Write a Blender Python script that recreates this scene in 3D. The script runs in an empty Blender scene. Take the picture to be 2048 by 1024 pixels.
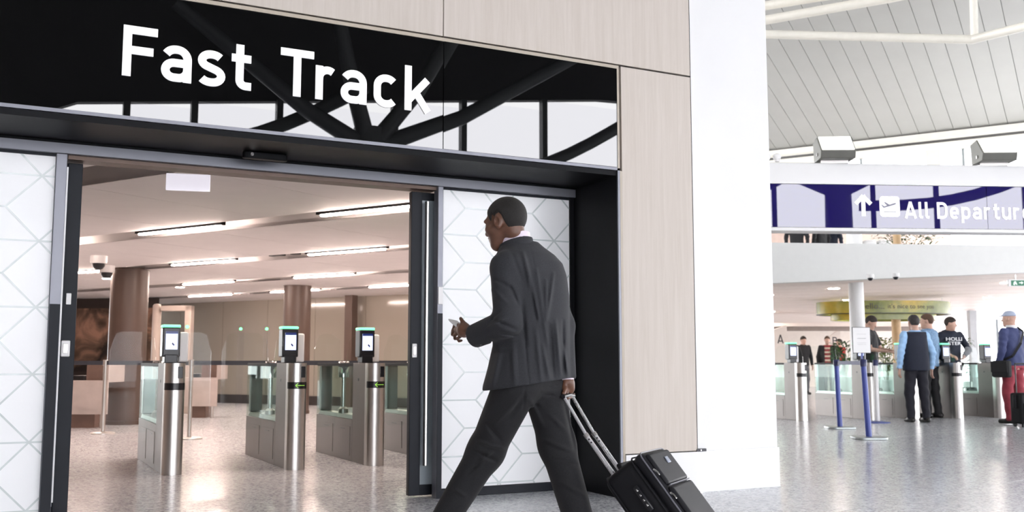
import bpy, bmesh, math, random
import numpy as np
from mathutils import Vector, Matrix

random.seed(7)
S = bpy.context.scene
COL = S.collection

# ------------------------------------------------------------------ camera
FPX = 2000.0                       # focal length in pixels of the 2048 x 1024 frame
EYE = 0.95                         # camera height
PITCH = math.atan(213.0 / FPX)
YAW = math.radians(27.2)           # camera turned clockwise from +Y (the wall's normal)
CY, SY = math.cos(YAW), math.sin(YAW)
cam_d = bpy.data.cameras.new('camera')
cam_d.sensor_width = 36.0
cam_d.lens = FPX / 2048.0 * 36.0
cam_d.clip_end = 400
cam_d.dof.use_dof = True
cam_d.dof.focus_distance = 5.8
cam_d.dof.aperture_fstop = 4.0
cam = bpy.data.objects.new('camera', cam_d)
COL.objects.link(cam)
cam.location = (0, 0, EYE)
cam.rotation_euler = (math.pi / 2 + PITCH, 0, -YAW)
S.camera = cam

# ------------------------------------------------------------------ world, exposure
SKY = 9.2
w = bpy.data.worlds.new('overcast_sky')
S.world = w
w.use_nodes = True
bg = w.node_tree.nodes['Background']
bg.inputs[0].default_value = (0.985, 0.985, 1.0, 1)
bg.inputs[1].default_value = SKY
S.view_settings.view_transform = 'Standard'
S.view_settings.look = 'None'
S.view_settings.gamma = 1.0
S.view_settings.use_curve_mapping = False
S.view_settings.exposure = 0.0
S.cycles.use_denoising = True
S.cycles.max_bounces = 10
S.cycles.diffuse_bounces = 5
S.cycles.glossy_bounces = 4
S.cycles.transmission_bounces = 6
S.cycles.transparent_max_bounces = 16
S.cycles.sample_clamp_indirect = 6.0
S.cycles.caustics_reflective = False
S.cycles.caustics_refractive = False


# ------------------------------------------------------------------ coordinates
# world: X along the fast-track wall, Y through its doorway, Z up.  C() turns camera-aligned ground coordinates (right, forward) to world.
def C(r, f, z=0.0):
    return Vector((r * CY + f * SY, -r * SY + f * CY, z))


def az_dir(deg):                   # horizontal direction 'deg' degrees clockwise of the camera's heading
    a = math.radians(deg)
    v = C(math.sin(a), math.cos(a))
    return Vector((v.x, v.y, 0))


# ------------------------------------------------------------------ materials
MATS = {}


def nt(name):
    m = bpy.data.materials.new(name)
    m.use_nodes = True
    t = m.node_tree
    return m, t, t.nodes['Principled BSDF']


def mat(name, col, rough=0.5, metal=0.0, spec=0.5, emit=None, estr=0.0, var=0.0, vscale=8.0, bump=0.0, bscale=60.0,
        stretch=(1, 1, 1), ior=None, coat=0.0, sheen=0.0, rvar=0.0):
    """principled material with a little procedural colour / roughness / bump variation"""
    if name in MATS:
        return MATS[name]
    m, t, b = nt(name)
    b.inputs['Base Color'].default_value = (*col, 1)
    b.inputs['Roughness'].default_value = rough
    b.inputs['Metallic'].default_value = metal
    b.inputs['Specular IOR Level'].default_value = spec
    if ior:
        b.inputs['IOR'].default_value = ior
    b.inputs['Coat Weight'].default_value = coat
    b.inputs['Sheen Weight'].default_value = sheen
    if emit:
        b.inputs['Emission Color'].default_value = (*emit, 1)
        b.inputs['Emission Strength'].default_value = estr
    if var or bump or rvar:
        tc = t.nodes.new('ShaderNodeTexCoord')
        mp = t.nodes.new('ShaderNodeMapping')
        mp.inputs['Scale'].default_value = stretch
        t.links.new(tc.outputs['Object'], mp.inputs[0])
        if var or rvar:
            n = t.nodes.new('ShaderNodeTexNoise')
            n.inputs['Scale'].default_value = vscale
            n.inputs['Detail'].default_value = 6
            t.links.new(mp.outputs[0], n.inputs[0])
        if var:
            r = t.nodes.new('ShaderNodeValToRGB')
            r.color_ramp.elements[0].position = 0.3
            r.color_ramp.elements[1].position = 0.7
            r.color_ramp.elements[0].color = (*[c * (1 - var) for c in col], 1)
            r.color_ramp.elements[1].color = (*[min(1, c * (1 + var)) for c in col], 1)
            t.links.new(n.outputs[0], r.inputs[0])
            t.links.new(r.outputs[0], b.inputs['Base Color'])
        if rvar:
            mr = t.nodes.new('ShaderNodeMapRange')
            mr.inputs['To Min'].default_value = max(0.0, rough - rvar)
            mr.inputs['To Max'].default_value = rough + rvar
            t.links.new(n.outputs[0], mr.inputs[0])
            t.links.new(mr.outputs[0], b.inputs['Roughness'])
        if bump:
            n2 = t.nodes.new('ShaderNodeTexNoise')
            n2.inputs['Scale'].default_value = bscale
            n2.inputs['Detail'].default_value = 4
            t.links.new(mp.outputs[0], n2.inputs[0])
            bp = t.nodes.new('ShaderNodeBump')
            bp.inputs['Strength'].default_value = bump
            bp.inputs['Distance'].default_value = 0.002
            t.links.new(n2.outputs[0], bp.inputs['Height'])
            t.links.new(bp.outputs[0], b.inputs['Normal'])
    MATS[name] = m
    return m


def glass_mat(name, tint=(0.94, 0.98, 0.97), refl=0.6, rough=0.0):
    """thin clear pane: mostly see-through, fresnel reflection on top"""
    m = bpy.data.materials.new(name)
    m.use_nodes = True
    t = m.node_tree
    t.nodes.clear()
    out = t.nodes.new('ShaderNodeOutputMaterial')
    mix = t.nodes.new('ShaderNodeMixShader')
    tr = t.nodes.new('ShaderNodeBsdfTransparent')
    tr.inputs[0].default_value = (*tint, 1)
    gl = t.nodes.new('ShaderNodeBsdfGlossy')
    gl.inputs['Roughness'].default_value = rough
    lw = t.nodes.new('ShaderNodeFresnel')
    lw.inputs[0].default_value = 1.45
    ml = t.nodes.new('ShaderNodeMath')
    ml.operation = 'MULTIPLY'
    ml.inputs[1].default_value = refl
    t.links.new(lw.outputs[0], ml.inputs[0])
    t.links.new(ml.outputs[0], mix.inputs[0])
    t.links.new(tr.outputs[0], mix.inputs[1])
    t.links.new(gl.outputs[0], mix.inputs[2])
    t.links.new(mix.outputs[0], out.inputs[0])
    MATS[name] = m
    return m


def wood_mat(name, c1, c2):
    m, t, b = nt(name)
    tc = t.nodes.new('ShaderNodeTexCoord')
    mp = t.nodes.new('ShaderNodeMapping')
    mp.inputs['Scale'].default_value = (26, 26, 1.1)
    oi = t.nodes.new('ShaderNodeObjectInfo')
    ad = t.nodes.new('ShaderNodeVectorMath')
    t.links.new(tc.outputs['Object'], mp.inputs[0])
    t.links.new(mp.outputs[0], ad.inputs[0])
    t.links.new(oi.outputs['Random'], ad.inputs[1])
    n = t.nodes.new('ShaderNodeTexNoise')
    n.inputs['Scale'].default_value = 1.0
    n.inputs['Detail'].default_value = 8
    n.inputs['Roughness'].default_value = 0.7
    n.inputs['Distortion'].default_value = 0.6
    t.links.new(ad.outputs[0], n.inputs[0])
    r = t.nodes.new('ShaderNodeValToRGB')
    r.color_ramp.elements[0].position = 0.3
    r.color_ramp.elements[1].position = 0.7
    r.color_ramp.elements[0].color = (*c1, 1)
    r.color_ramp.elements[1].color = (*c2, 1)
    t.links.new(n.outputs[0], r.inputs[0])
    t.links.new(r.outputs[0], b.inputs['Base Color'])
    b.inputs['Roughness'].default_value = 0.55
    MATS[name] = m
    return m


def terrazzo_mat():
    m, t, b = nt('terrazzo')
    tc = t.nodes.new('ShaderNodeTexCoord')
    L = t.links.new
    v1 = t.nodes.new('ShaderNodeTexVoronoi')
    v1.inputs['Scale'].default_value = 70
    v2 = t.nodes.new('ShaderNodeTexVoronoi')
    v2.inputs['Scale'].default_value = 31
    for v in (v1, v2):
        L(tc.outputs['Object'], v.inputs['Vector'])
    r1 = t.nodes.new('ShaderNodeValToRGB')
    cr = r1.color_ramp
    cr.interpolation = 'CONSTANT'
    cr.elements[0].position = 0.0
    cr.elements[0].color = (0.24, 0.245, 0.27, 1)
    cr.elements[1].position = 0.20
    cr.elements[1].color = (0.46, 0.47, 0.50, 1)
    for p, c in ((0.42, (0.66, 0.67, 0.70, 1)), (0.62, (0.80, 0.81, 0.84, 1)), (0.86, (0.92, 0.92, 0.94, 1))):
        e = cr.elements.new(p)
        e.color = c
    s1 = t.nodes.new('ShaderNodeSeparateColor')
    L(v1.outputs['Color'], s1.inputs[0])
    L(s1.outputs[0], r1.inputs[0])
    r2 = t.nodes.new('ShaderNodeValToRGB')
    r2.color_ramp.interpolation = 'CONSTANT'
    r2.color_ramp.elements[0].color = (0.42, 0.43, 0.47, 1)
    r2.color_ramp.elements[1].position = 0.3
    r2.color_ramp.elements[1].color = (0.82, 0.83, 0.86, 1)
    s2 = t.nodes.new('ShaderNodeSeparateColor')
    L(v2.outputs['Color'], s2.inputs[0])
    L(s2.outputs[1], r2.inputs[0])
    mx = t.nodes.new('ShaderNodeMix')
    mx.data_type = 'RGBA'
    mx.inputs[0].default_value = 0.35
    L(r1.outputs[0], mx.inputs[6])
    L(r2.outputs[0], mx.inputs[7])
    L(mx.outputs[2], b.inputs['Base Color'])
    b.inputs['Roughness'].default_value = 0.20
    b.inputs['Specular IOR Level'].default_value = 0.55
    MATS['terrazzo'] = m
    return m


WHITE = mat('white_paint', (0.80, 0.80, 0.80), 0.45, var=0.015, vscale=2)
TERRAZZO = terrazzo_mat()
WOOD = wood_mat('pale_wood', (0.535, 0.475, 0.415), (0.615, 0.556, 0.50))
BLACK_GLOSS = mat('black_gloss', (0.002, 0.002, 0.002), 0.0, spec=0.5, ior=1.9)
BLACK_METAL = mat('black_metal', (0.005, 0.0055, 0.007), 0.5, spec=0.12, var=0.2, vscale=3)
DARK_FRAME = mat('dark_grey_frame', (0.013, 0.015, 0.020), 0.42, metal=0.05, spec=0.14, var=0.1, vscale=5)
GREY_RAIL = mat('grey_anodised', (0.20, 0.205, 0.235), 0.42, metal=0.5, rvar=0.05, vscale=20)
BEIGE_TRIM = mat('beige_trim', (0.46, 0.40, 0.32), 0.4, var=0.03)
DARK_GAP = mat('dark_gap', (0.02, 0.018, 0.016), 0.8, var=0.1)
LETTER = mat('white_acrylic', (0.93, 0.92, 0.94), 0.35, emit=(1, 0.98, 1), estr=0.25, var=0.01)
FROST = mat('frosted_glass', (0.87, 0.88, 0.89), 0.25, spec=0.4, var=0.02, vscale=1.5)
ETCH = mat('etched_clear_line', (0.55, 0.60, 0.60), 0.08, var=0.1)
CLEAR = glass_mat('clear_glass', (0.98, 0.98, 0.995))
WING = glass_mat('wing_glass_clear', (0.97, 0.985, 0.98), 0.22)
ALU = mat('polished_aluminium', (0.92, 0.92, 0.93), 0.28, metal=0.85, rvar=0.04)
STEEL = mat('brushed_steel', (0.60, 0.58, 0.56), 0.36, metal=1.0, var=0.06, vscale=5, stretch=(60, 60, 1), rvar=0.06)
STEEL_PANEL = mat('steel_panel', (0.17, 0.152, 0.142), 0.42, metal=0.6, var=0.06, vscale=4, rvar=0.06)
CHROME = mat('chrome', (0.78, 0.77, 0.76), 0.12, metal=1.0, rvar=0.03)
BLACK_PLASTIC = mat('black_plastic', (0.010, 0.010, 0.013), 0.3, var=0.1)
WHITE_PLASTIC = mat('white_plastic', (0.78, 0.77, 0.77), 0.35, var=0.02)
GREEN_LIGHT = mat('green_light', (0.1, 0.8, 0.35), 0.4, emit=(0.22, 1.0, 0.45), estr=1.6, var=0.02)
GREEN_LED = mat('green_led', (0.1, 0.8, 0.3), 0.4, emit=(0.1, 1.0, 0.25), estr=4.0, var=0.02)
SCREEN_BLUE = mat('screen_glow', (0.5, 0.55, 0.8), 0.2, emit=(0.62, 0.70, 1.0), estr=1.1, var=0.02)
SCREEN_DARK = mat('screen_print_navy', (0.01, 0.015, 0.06), 0.2, emit=(0.03, 0.05, 0.2), estr=0.6, var=0.02)
TUBE_LIGHT = mat('lamp_tube', (1, 0.95, 0.85), 0.5, emit=(1.0, 0.80, 0.70), estr=145.0, var=0.01)
BROWN_COL = mat('brown_column_paint', (0.095, 0.062, 0.050), 0.38, var=0.05, vscale=3)
PANEL_CEIL = mat('ceiling_panel_paint', (0.85, 0.80, 0.79), 0.6, var=0.02, vscale=3)
BEIGE_GLASS = mat('beige_back_painted_glass', (0.32, 0.285, 0.245), 0.10, spec=0.5, var=0.03, vscale=0.6)
BELT_GREY = mat('dark_belt', (0.03, 0.033, 0.045), 0.6, var=0.1)
BLUE_POST = mat('blue_post_paint', (0.035, 0.06, 0.30), 0.35, var=0.05)
BLUE_SIGN = mat('blue_gloss', (0.012, 0.007, 0.10), 0.0, spec=0.5, ior=1.8)
ROOF_PLANK = mat('roof_plank_paint', (0.46, 0.455, 0.435), 0.5, var=0.03, vscale=1.5)
CREAM_STEEL = mat('cream_painted_steel', (0.80, 0.77, 0.69), 0.4, var=0.02)
SKIN_D = mat('skin_deep_brown', (0.135, 0.060, 0.036), 0.42, var=0.14, vscale=40, bump=0.15, bscale=300)
SKIN_L = mat('skin_light', (0.56, 0.34, 0.26), 0.5, var=0.10, vscale=30)
HAIR_BLACK = mat('hair_black', (0.012, 0.010, 0.009), 0.7, var=0.5, vscale=220, bump=1.0, bscale=420)


# ------------------------------------------------------------------ mesh helpers
def tag(o, label=None, cat=None, group=None, kind=None):
    if label:
        o['label'] = label
    if cat:
        o['category'] = cat
    if group:
        o['group'] = group
    if kind:
        o['kind'] = kind
    return o


def empty(name, loc=(0, 0, 0), rz=0.0, label=None, cat=None, group=None, kind=None):
    o = bpy.data.objects.new(name, None)
    o.empty_display_size = 0.1
    o.location = loc
    o.rotation_euler = (0, 0, rz)
    COL.objects.link(o)
    return tag(o, label, cat, group, kind)


def link_mesh(name, me, m, parent=None, loc=None, rot=None):
    o = bpy.data.objects.new(name, me)
    if m is not None and not me.materials:
        me.materials.append(m)
    COL.objects.link(o)
    if parent is not None:
        o.parent = parent
    if loc is not None:
        o.location = loc
    if rot is not None:
        o.rotation_euler = rot
    return o


class MB:
    def __init__(self):
        self.v, self.f = [], []

    def add(self, v, f):
        n = len(self.v)
        self.v += [tuple(p) for p in v]
        self.f += [tuple(i + n for i in q) for q in f]
        return self

    def box(self, x0, x1, y0, y1, z0, z1):
        v = [(x, y, z) for z in (z0, z1) for y in (y0, y1) for x in (x0, x1)]
        return self.add(v, [(0, 2, 3, 1), (4, 5, 7, 6), (0, 1, 5, 4), (2, 6, 7, 3), (0, 4, 6, 2), (1, 3, 7, 5)])

    def prism(self, poly, d0, d1, axis='z'):
        """poly = 2D points; extruded between d0 and d1 along axis (x: poly is y,z; y: poly is x,z; z: poly is x,y)"""
        n = len(poly)
        mk = {'x': lambda a, b, d: (d, a, b), 'y': lambda a, b, d: (a, d, b), 'z': lambda a, b, d: (a, b, d)}[axis]
        v = [mk(a, b, d0) for a, b in poly] + [mk(a, b, d1) for a, b in poly]
        f = [tuple(range(n)), tuple(range(2 * n - 1, n - 1, -1))]
        f += [(i, (i + 1) % n, n + (i + 1) % n, n + i) for i in range(n)]
        return self.add(v, f)

    def lathe(self, prof, n=24, c=(0, 0), cap=True):
        """prof = (r, z) list round the vertical through c"""
        v = []
        for r, z in prof:
            for i in range(n):
                a = 2 * math.pi * i / n
                v.append((c[0] + r * math.cos(a), c[1] + r * math.sin(a), z))
        f = []
        for k in range(len(prof) - 1):
            for i in range(n):
                j = (i + 1) % n
                f.append((k * n + i, k * n + j, (k + 1) * n + j, (k + 1) * n + i))
        if cap:
            f.append(tuple(range(n - 1, -1, -1)))
            f.append(tuple((len(prof) - 1) * n + i for i in range(n)))
        return self.add(v, f)

    def tube(self, pts, r, n=10, cap=True):
        pts = [Vector(p) for p in pts]
        rs = r if isinstance(r, (list, tuple)) else [r] * len(pts)
        v, f = [], []
        up = None
        for k, p in enumerate(pts):
            if k == 0:
                d = pts[1] - p
            elif k == len(pts) - 1:
                d = p - pts[k - 1]
            else:
                d = (pts[k + 1] - p).normalized() + (p - pts[k - 1]).normalized()
            d.normalize()
            if up is None:
                up = Vector((0, 0, 1)) if abs(d.z) < 0.9 else Vector((1, 0, 0))
            a = d.cross(up)
            a.normalize()
            b = a.cross(d)
            up = b
            for i in range(n):
                t = 2 * math.pi * i / n
                v.append(p + a * (rs[k] * math.cos(t)) + b * (rs[k] * math.sin(t)))
        for k in range(len(pts) - 1):
            for i in range(n):
                j = (i + 1) % n
                f.append((k * n + i, k * n + j, (k + 1) * n + j, (k + 1) * n + i))
        if cap:
            f.append(tuple(range(n - 1, -1, -1)))
            f.append(tuple((len(pts) - 1) * n + i for i in range(n)))
        return self.add(v, f)

    def bar(self, p, q, wdt, hgt, up=(0, 0, 1)):
        p, q = Vector(p), Vector(q)
        d = (q - p).normalized()
        a = d.cross(Vector(up)).normalized()
        b = a.cross(d)
        v = []
        for s in (p, q):
            for i, j in ((-1, -1), (1, -1), (1, 1), (-1, 1)):
                v.append(s + a * (wdt / 2 * i) + b * (hgt / 2 * j))
        return self.add(v, [(0, 1, 2, 3), (7, 6, 5, 4), (0, 4, 5, 1), (1, 5, 6, 2), (2, 6, 7, 3), (3, 7, 4, 0)])

    def mesh(self, name, smooth=False, bevel=0.0, seg=2):
        me = bpy.data.meshes.new(name)
        bm = bmesh.new()
        vs = [bm.verts.new(p) for p in self.v]
        for q in self.f:
            try:
                bm.faces.new([vs[i] for i in q])
            except ValueError:
                pass
        bmesh.ops.recalc_face_normals(bm, faces=bm.faces)
        if bevel:
            ed = [e for e in bm.edges if len(e.link_faces) == 2 and e.calc_face_angle(0) > 0.6]
            res = bmesh.ops.bevel(bm, geom=ed, offset=bevel, segments=seg, affect='EDGES', profile=0.5, clamp_overlap=True)
        if smooth:
            for p in (res['faces'] if bevel else bm.faces):      # flat sides stay flat, rounded edges are smooth
                p.smooth = True
            for e in bm.edges:
                if len(e.link_faces) == 2 and e.calc_face_angle(0) > 0.7:
                    e.smooth = False
        bm.to_mesh(me)
        bm.free()
        return me

    def build(self, name, m, parent=None, smooth=False, bevel=0.0, seg=2, loc=None, rot=None):
        return link_mesh(name, self.mesh(name, smooth, bevel, seg), m, parent, loc, rot)


def box(name, m, parent, x0, x1, y0, y1, z0, z1, bevel=0.0, seg=2):
    return MB().box(x0, x1, y0, y1, z0, z1).build(name, m, parent, bevel=bevel, seg=seg, smooth=bevel > 0)


def struct(o, label=None):
    o['kind'] = 'structure'
    if label:
        o['label'] = label
    return o


def copy_tree(o, parent=None):
    c = o.copy()
    COL.objects.link(c)
    c.parent = parent
    for ch in o.children:
        copy_tree(ch, c)
    return c


# ------------------------------------------------------------------ stroke lettering (a DIN-like monoline alphabet)
def arc(cx, cy, rx, ry, a0, a1, n=10):
    return [(cx + rx * math.cos(math.radians(a0 + (a1 - a0) * i / n)), cy + ry * math.sin(math.radians(a0 + (a1 - a0) * i / n))) for i in range(n + 1)]


HWD = 0.08
XH = 0.725


def glyph(ch):
    h, x = HWD, XH
    if ch == 'F':
        return 0.63, [[(h, 0), (h, 1)], [(h, 1 - h), (0.63, 1 - h)], [(h, 0.52), (0.56, 0.52)]]
    if ch == 'T':
        return 0.70, [[(0, 1 - h), (0.70, 1 - h)], [(0.35, 0), (0.35, 1 - h)]]
    if ch == 'a':
        return 0.575, [[(0.495, 0), (0.495, 0.44)] + arc(0.30, 0.45, 0.195, 0.195, 0, 90, 8) + arc(0.27, 0.43, 0.21, 0.215, 90, 148, 5),
                      [(0.495, 0.375), (0.25, 0.375)] + arc(0.24, 0.2275, 0.16, 0.1475, 90, 270, 14) + [(0.30, 0.08)] + arc(0.33, 0.25, 0.165, 0.17, -90, 0, 8)]
    if ch == 's':
        return 0.55, [arc(0.285, 0.505, 0.20, 0.14, 38, 90, 5) + arc(0.265, 0.515, 0.175, 0.13, 95, 240, 10) + arc(0.29, 0.21, 0.18, 0.135, 62, -90, 10) + arc(0.26, 0.24, 0.215, 0.165, 268, 218, 5)]
    if ch == 't':
        return 0.40, [[(0.165, 0.93), (0.165, 0.2)] + arc(0.29, 0.20, 0.125, 0.12, 180, 270, 6) + [(0.40, 0.08)], [(0, x - h), (0.39, x - h)]]
    if ch == 'r':
        return 0.46, [[(h, 0), (h, x)], [(h, 0.42)] + arc(0.26, 0.46, 0.18, 0.185, 170, 52, 8)]
    if ch == 'c':
        return 0.52, [arc(0.29, 0.47, 0.20, 0.175, 38, 90, 5) + arc(0.27, 0.46, 0.19, 0.185, 92, 180, 7) + arc(0.27, 0.265, 0.19, 0.185, 180, 270, 7) + arc(0.29, 0.255, 0.20, 0.175, 272, 322, 5)]
    if ch == 'k':
        return 0.60, [[(h, 0), (h, 1)], [(0.10, 0.24), (0.53, x)], [(0.27, 0.40), (0.545, 0.0)]]
    if ch == 'A':
        return 0.74, [[(0.06, 0), (0.37, 1)], [(0.68, 0), (0.37, 1)], [(0.16, 0.26), (0.58, 0.26)]]
    if ch == 'l':
        return 0.26, [[(h, 1), (h, 0.18)] + arc(0.18, 0.18, 0.10, 0.10, 180, 270, 5) + [(0.26, 0.08)]]
    if ch == 'D':
        return 0.66, [[(h, 0.08), (h, 0.92), (0.30, 0.92)] + arc(0.32, 0.66, 0.26, 0.26, 90, 0, 7) + arc(0.32, 0.34, 0.26, 0.26, 0, -90, 7) + [(h, 0.08)], [(h, 0), (h, 1)]]
    if ch == 'e':
        return 0.58, [[(0.10, 0.355), (0.49, 0.355)] + arc(0.29, 0.45, 0.20, 0.195, 0, 90, 7) + arc(0.28, 0.45, 0.20, 0.195, 92, 180, 7) + arc(0.28, 0.27, 0.20, 0.19, 180, 270, 7) + arc(0.29, 0.27, 0.20, 0.19, 272, 318, 5)]
    if ch == 'p':
        return 0.58, [[(h, -0.24), (h, x)], arc(0.29, 0.44, 0.205, 0.205, 180, 90, 7) + arc(0.29, 0.44, 0.205, 0.205, 90, 0, 7) + arc(0.29, 0.285, 0.205, 0.205, 0, -180, 12) + [(0.085, 0.44)]]
    if ch == 'u':
        return 0.58, [[(0.50, 0), (0.50, x)], [(h, x), (h, 0.29)] + arc(0.285, 0.285, 0.205, 0.205, 180, 360, 12)]
    if ch == 'B':
        return 0.62, [[(h, 0), (h, 1)], [(h, 0.92), (0.34, 0.92)] + arc(0.34, 0.72, 0.19, 0.20, 90, -90, 8) + [(h, 0.52)], [(h, 0.52), (0.36, 0.52)] + arc(0.36, 0.30, 0.20, 0.22, 90, -90, 8) + [(h, 0.08)]]
    return 0.3, []


def stroke_poly(pts, hw):
    pts = [Vector((p[0], p[1])) for p in pts]
    q = [pts[0]]
    for p in pts[1:]:
        if (p - q[-1]).length > 1e-4:
            q.append(p)
    pts = q
    L, R = [], []
    for i, p in enumerate(pts):
        if i == 0:
            d = (pts[1] - p).normalized()
            nrm, s = Vector((-d.y, d.x)), 1.0
        elif i == len(pts) - 1:
            d = (p - pts[i - 1]).normalized()
            nrm, s = Vector((-d.y, d.x)), 1.0
        else:
            d0 = (p - pts[i - 1]).normalized()
            d1 = (pts[i + 1] - p).normalized()
            nrm = (Vector((-d0.y, d0.x)) + Vector((-d1.y, d1.x))).normalized()
            s = min(1.6, 1.0 / max(0.3, nrm.dot(Vector((-d0.y, d0.x)))))
        L.append(p + nrm * hw * s)
        R.append(p - nrm * hw * s)
    return L, R


def letter_mesh(ch, size, depth, hw=HWD, wscale=1.0):
    """front of the letter faces -Y, baseline z=0, left edge x=0"""
    mb = MB()
    wd, strokes = glyph(ch)
    for k, st in enumerate(strokes):
        L, R = stroke_poly(st, hw)
        d1 = -depth - 0.0004 * k
        n = len(L)
        v = []
        for y in (0.0, d1):
            v += [(p.x * size * wscale, y, p.y * size) for p in L] + [(p.x * size * wscale, y, p.y * size) for p in R]
        f = []
        for i in range(n - 1):
            f += [(i, i + 1, n + i + 1, n + i), (2 * n + i, 3 * n + i, 3 * n + i + 1, 2 * n + i + 1),
                  (i, 2 * n + i, 2 * n + i + 1, i + 1), (n + i, n + i + 1, 3 * n + i + 1, 3 * n + i)]
        f += [(0, n, 3 * n, 2 * n), (n - 1, 3 * n - 1, 4 * n - 1, 2 * n - 1)]
        mb.add(v, f)
    return mb.mesh('letter_' + ch), wd * size * wscale


def text_mesh(txt, size, extrude=0.002, bold=0.0):
    cu = bpy.data.curves.new('text_curve', 'FONT')
    cu.body = txt
    cu.size = size
    cu.extrude = extrude
    cu.offset = bold
    cu.resolution_u = 3
    cu.align_x = 'CENTER'
    o = bpy.data.objects.new('text_tmp', cu)
    COL.objects.link(o)
    bpy.context.view_layer.update()
    dg = bpy.context.evaluated_depsgraph_get()
    me = bpy.data.meshes.new_from_object(o.evaluated_get(dg))
    bpy.data.objects.remove(o)
    bpy.data.curves.remove(cu)
    me.materials.clear()
    return me


# ================================================================== SETTING: floor, hall shell
fl = MB().box(-40, 70, -34, 62, -0.12, 0.0).build('floor', TERRAZZO)
struct(fl, 'pale grey polished terrazzo floor of the hall')
JOINT = mat('floor_joint_brass', (0.30, 0.30, 0.31), 0.4, metal=0.4, var=0.1)
jd, jn = az_dir(62.8 - 13), az_dir(62.8 - 13 - 90)
j0 = C(2.2, 6.63)
for k in (-2, -1, 0, 1, 2, 3):
    a = j0 - jd * 4 + jn * (3.1 * k) if k > 0 else j0 + jn * (-3.1 * -k) - jd * 4
    if k >= 1:
        a = a + jd * 4.5
    MB().bar((a.x, a.y, 0.0004), (a.x + jd.x * 16, a.y + jd.y * 16, 0.0004), 0.008, 0.0012).build('floor_joint', JOINT, fl)

WALL_Y = 6.02
OPEN_L, OPEN_R = -0.90, 3.95
SIGN_B, SIGN_T = 2.36, 3.115
COL_L, COL_R = 4.635, 5.425

# ---- front wall with its pale wood panels
wf = MB()
wf.box(-16, OPEN_L - 0.04, WALL_Y + 0.03, WALL_Y + 0.40, 0, 6.2)
wf.box(OPEN_R + 0.04, COL_L + 0.02, WALL_Y + 0.03, WALL_Y + 0.40, 0, 6.2)
wf.box(OPEN_L - 0.04, OPEN_R + 0.04, WALL_Y + 0.03, WALL_Y + 0.40, 2.40, 6.2)
wall_front = struct(wf.build('wall_front', DARK_GAP), 'pale wood panelled wall around the black doorway')
gap = 0.006
panels = []
xs = [-9.0, -6.9, -4.8, -2.75, -0.94]
for i in range(len(xs) - 1):
    panels.append((xs[i] + gap / 2, xs[i + 1] - gap / 2, 0.305, SIGN_T - gap))
panels.append((OPEN_R + 0.045, COL_L - 0.008, 0.305, SIGN_T + 0.005))
vs = [-9.0, -5.6, -3.6, -1.53, 0.52, 2.575, COL_L - 0.005]
for i in range(len(vs) - 1):
    panels.append((vs[i] + gap / 2, vs[i + 1] - gap / 2, SIGN_T + 0.018, 4.45))
    panels.append((vs[i] + gap / 2, vs[i + 1] - gap / 2, 4.456, 6.15))
for p in panels:
    box('panel', WOOD, wall_front, p[0], p[1], WALL_Y, WALL_Y + 0.03, p[2], p[3], bevel=0.0015, seg=1)
bb = MB().box(OPEN_R + 0.045, COL_L - 0.006, WALL_Y - 0.012, WALL_Y + 0.03, 0, 0.298)
bb.box(-9, OPEN_L - 0.045, WALL_Y - 0.012, WALL_Y + 0.03, 0, 0.298)
struct(bb.build('baseboard_front', WHITE), 'white baseboard below the wood panels')

# ---- white pier right of the wood panels
pier = struct(MB().box(COL_L, COL_R, WALL_Y + 0.03, WALL_Y + 0.85, 0, 11.0).build('wall_pier', WHITE, bevel=0.01), 'broad white painted pier beside the wood panelling')
box('kick_plate', mat('kick_plate_paint', (0.84, 0.85, 0.86), 0.25, var=0.02), pier, COL_L + 0.004, COL_R + 0.004, WALL_Y + 0.018, WALL_Y + 0.86, 0, 0.30, bevel=0.002)
cg = empty('corner_guard', (COL_L - 0.01, WALL_Y + 0.02, 0), 0, 'thin steel corner guard with a small dark bracket at the white pier', 'corner guard')
box('guard_strip', STEEL, cg, -0.006, 0.008, -0.020, 0.0, 0, 0.315, bevel=0.002)
box('bracket', mat('bracket_dark', (0.05, 0.05, 0.055), 0.4, metal=0.6, var=0.1), cg, -0.006, 0.085, -0.024, 0.0, 0.297, 0.318, bevel=0.003)
box('screw_head', CHROME, cg, 0.028, 0.038, -0.027, -0.022, 0.303, 0.312)
box('foot_plate', STEEL, cg, -0.012, 0.035, -0.032, 0.0, 0, 0.008)

# ---- the sign over the door
sg = empty('fast_track_sign', (0, WALL_Y, SIGN_B), 0, 'glossy black sign panel with white Fast Track lettering above the doorway', 'sign')
box('panel', BLACK_GLOSS, sg, OPEN_L, 2.574, -0.004, 0.028, 0.0, SIGN_T - SIGN_B - 0.022)
o = box('panel', BLACK_GLOSS, sg, 2.577, OPEN_R, -0.004, 0.028, 0.0, SIGN_T - SIGN_B - 0.022)
o.rotation_euler = (0.0, 0.0, math.radians(-0.15))
box('top_trim', BEIGE_TRIM, sg, OPEN_L - 0.02, OPEN_R + 0.02, -0.008, 0.028, SIGN_T - SIGN_B - 0.020, SIGN_T - SIGN_B + 0.004)
box('side_trim', BEIGE_TRIM, sg, OPEN_R + 0.002, OPEN_R + 0.022, -0.008, 0.028, -0.005, SIGN_T - SIGN_B - 0.021)
box('bottom_trim', GREY_RAIL, sg, OPEN_L, OPEN_R, -0.008, 0.02, -0.022, -0.001)
FT = [('F', 0.567), ('a', 0.780), ('s', 0.984), ('t', 1.184), ('T', 1.481), ('r', 1.703), ('a', 1.867), ('c', 2.087), ('k', 2.300)]
for ch, x in FT:
    me, wd = letter_mesh(ch, 0.300, 0.006)
    o = link_mesh('letter', me, LETTER, sg, (x, -0.004, 2.593 - SIGN_B))

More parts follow.
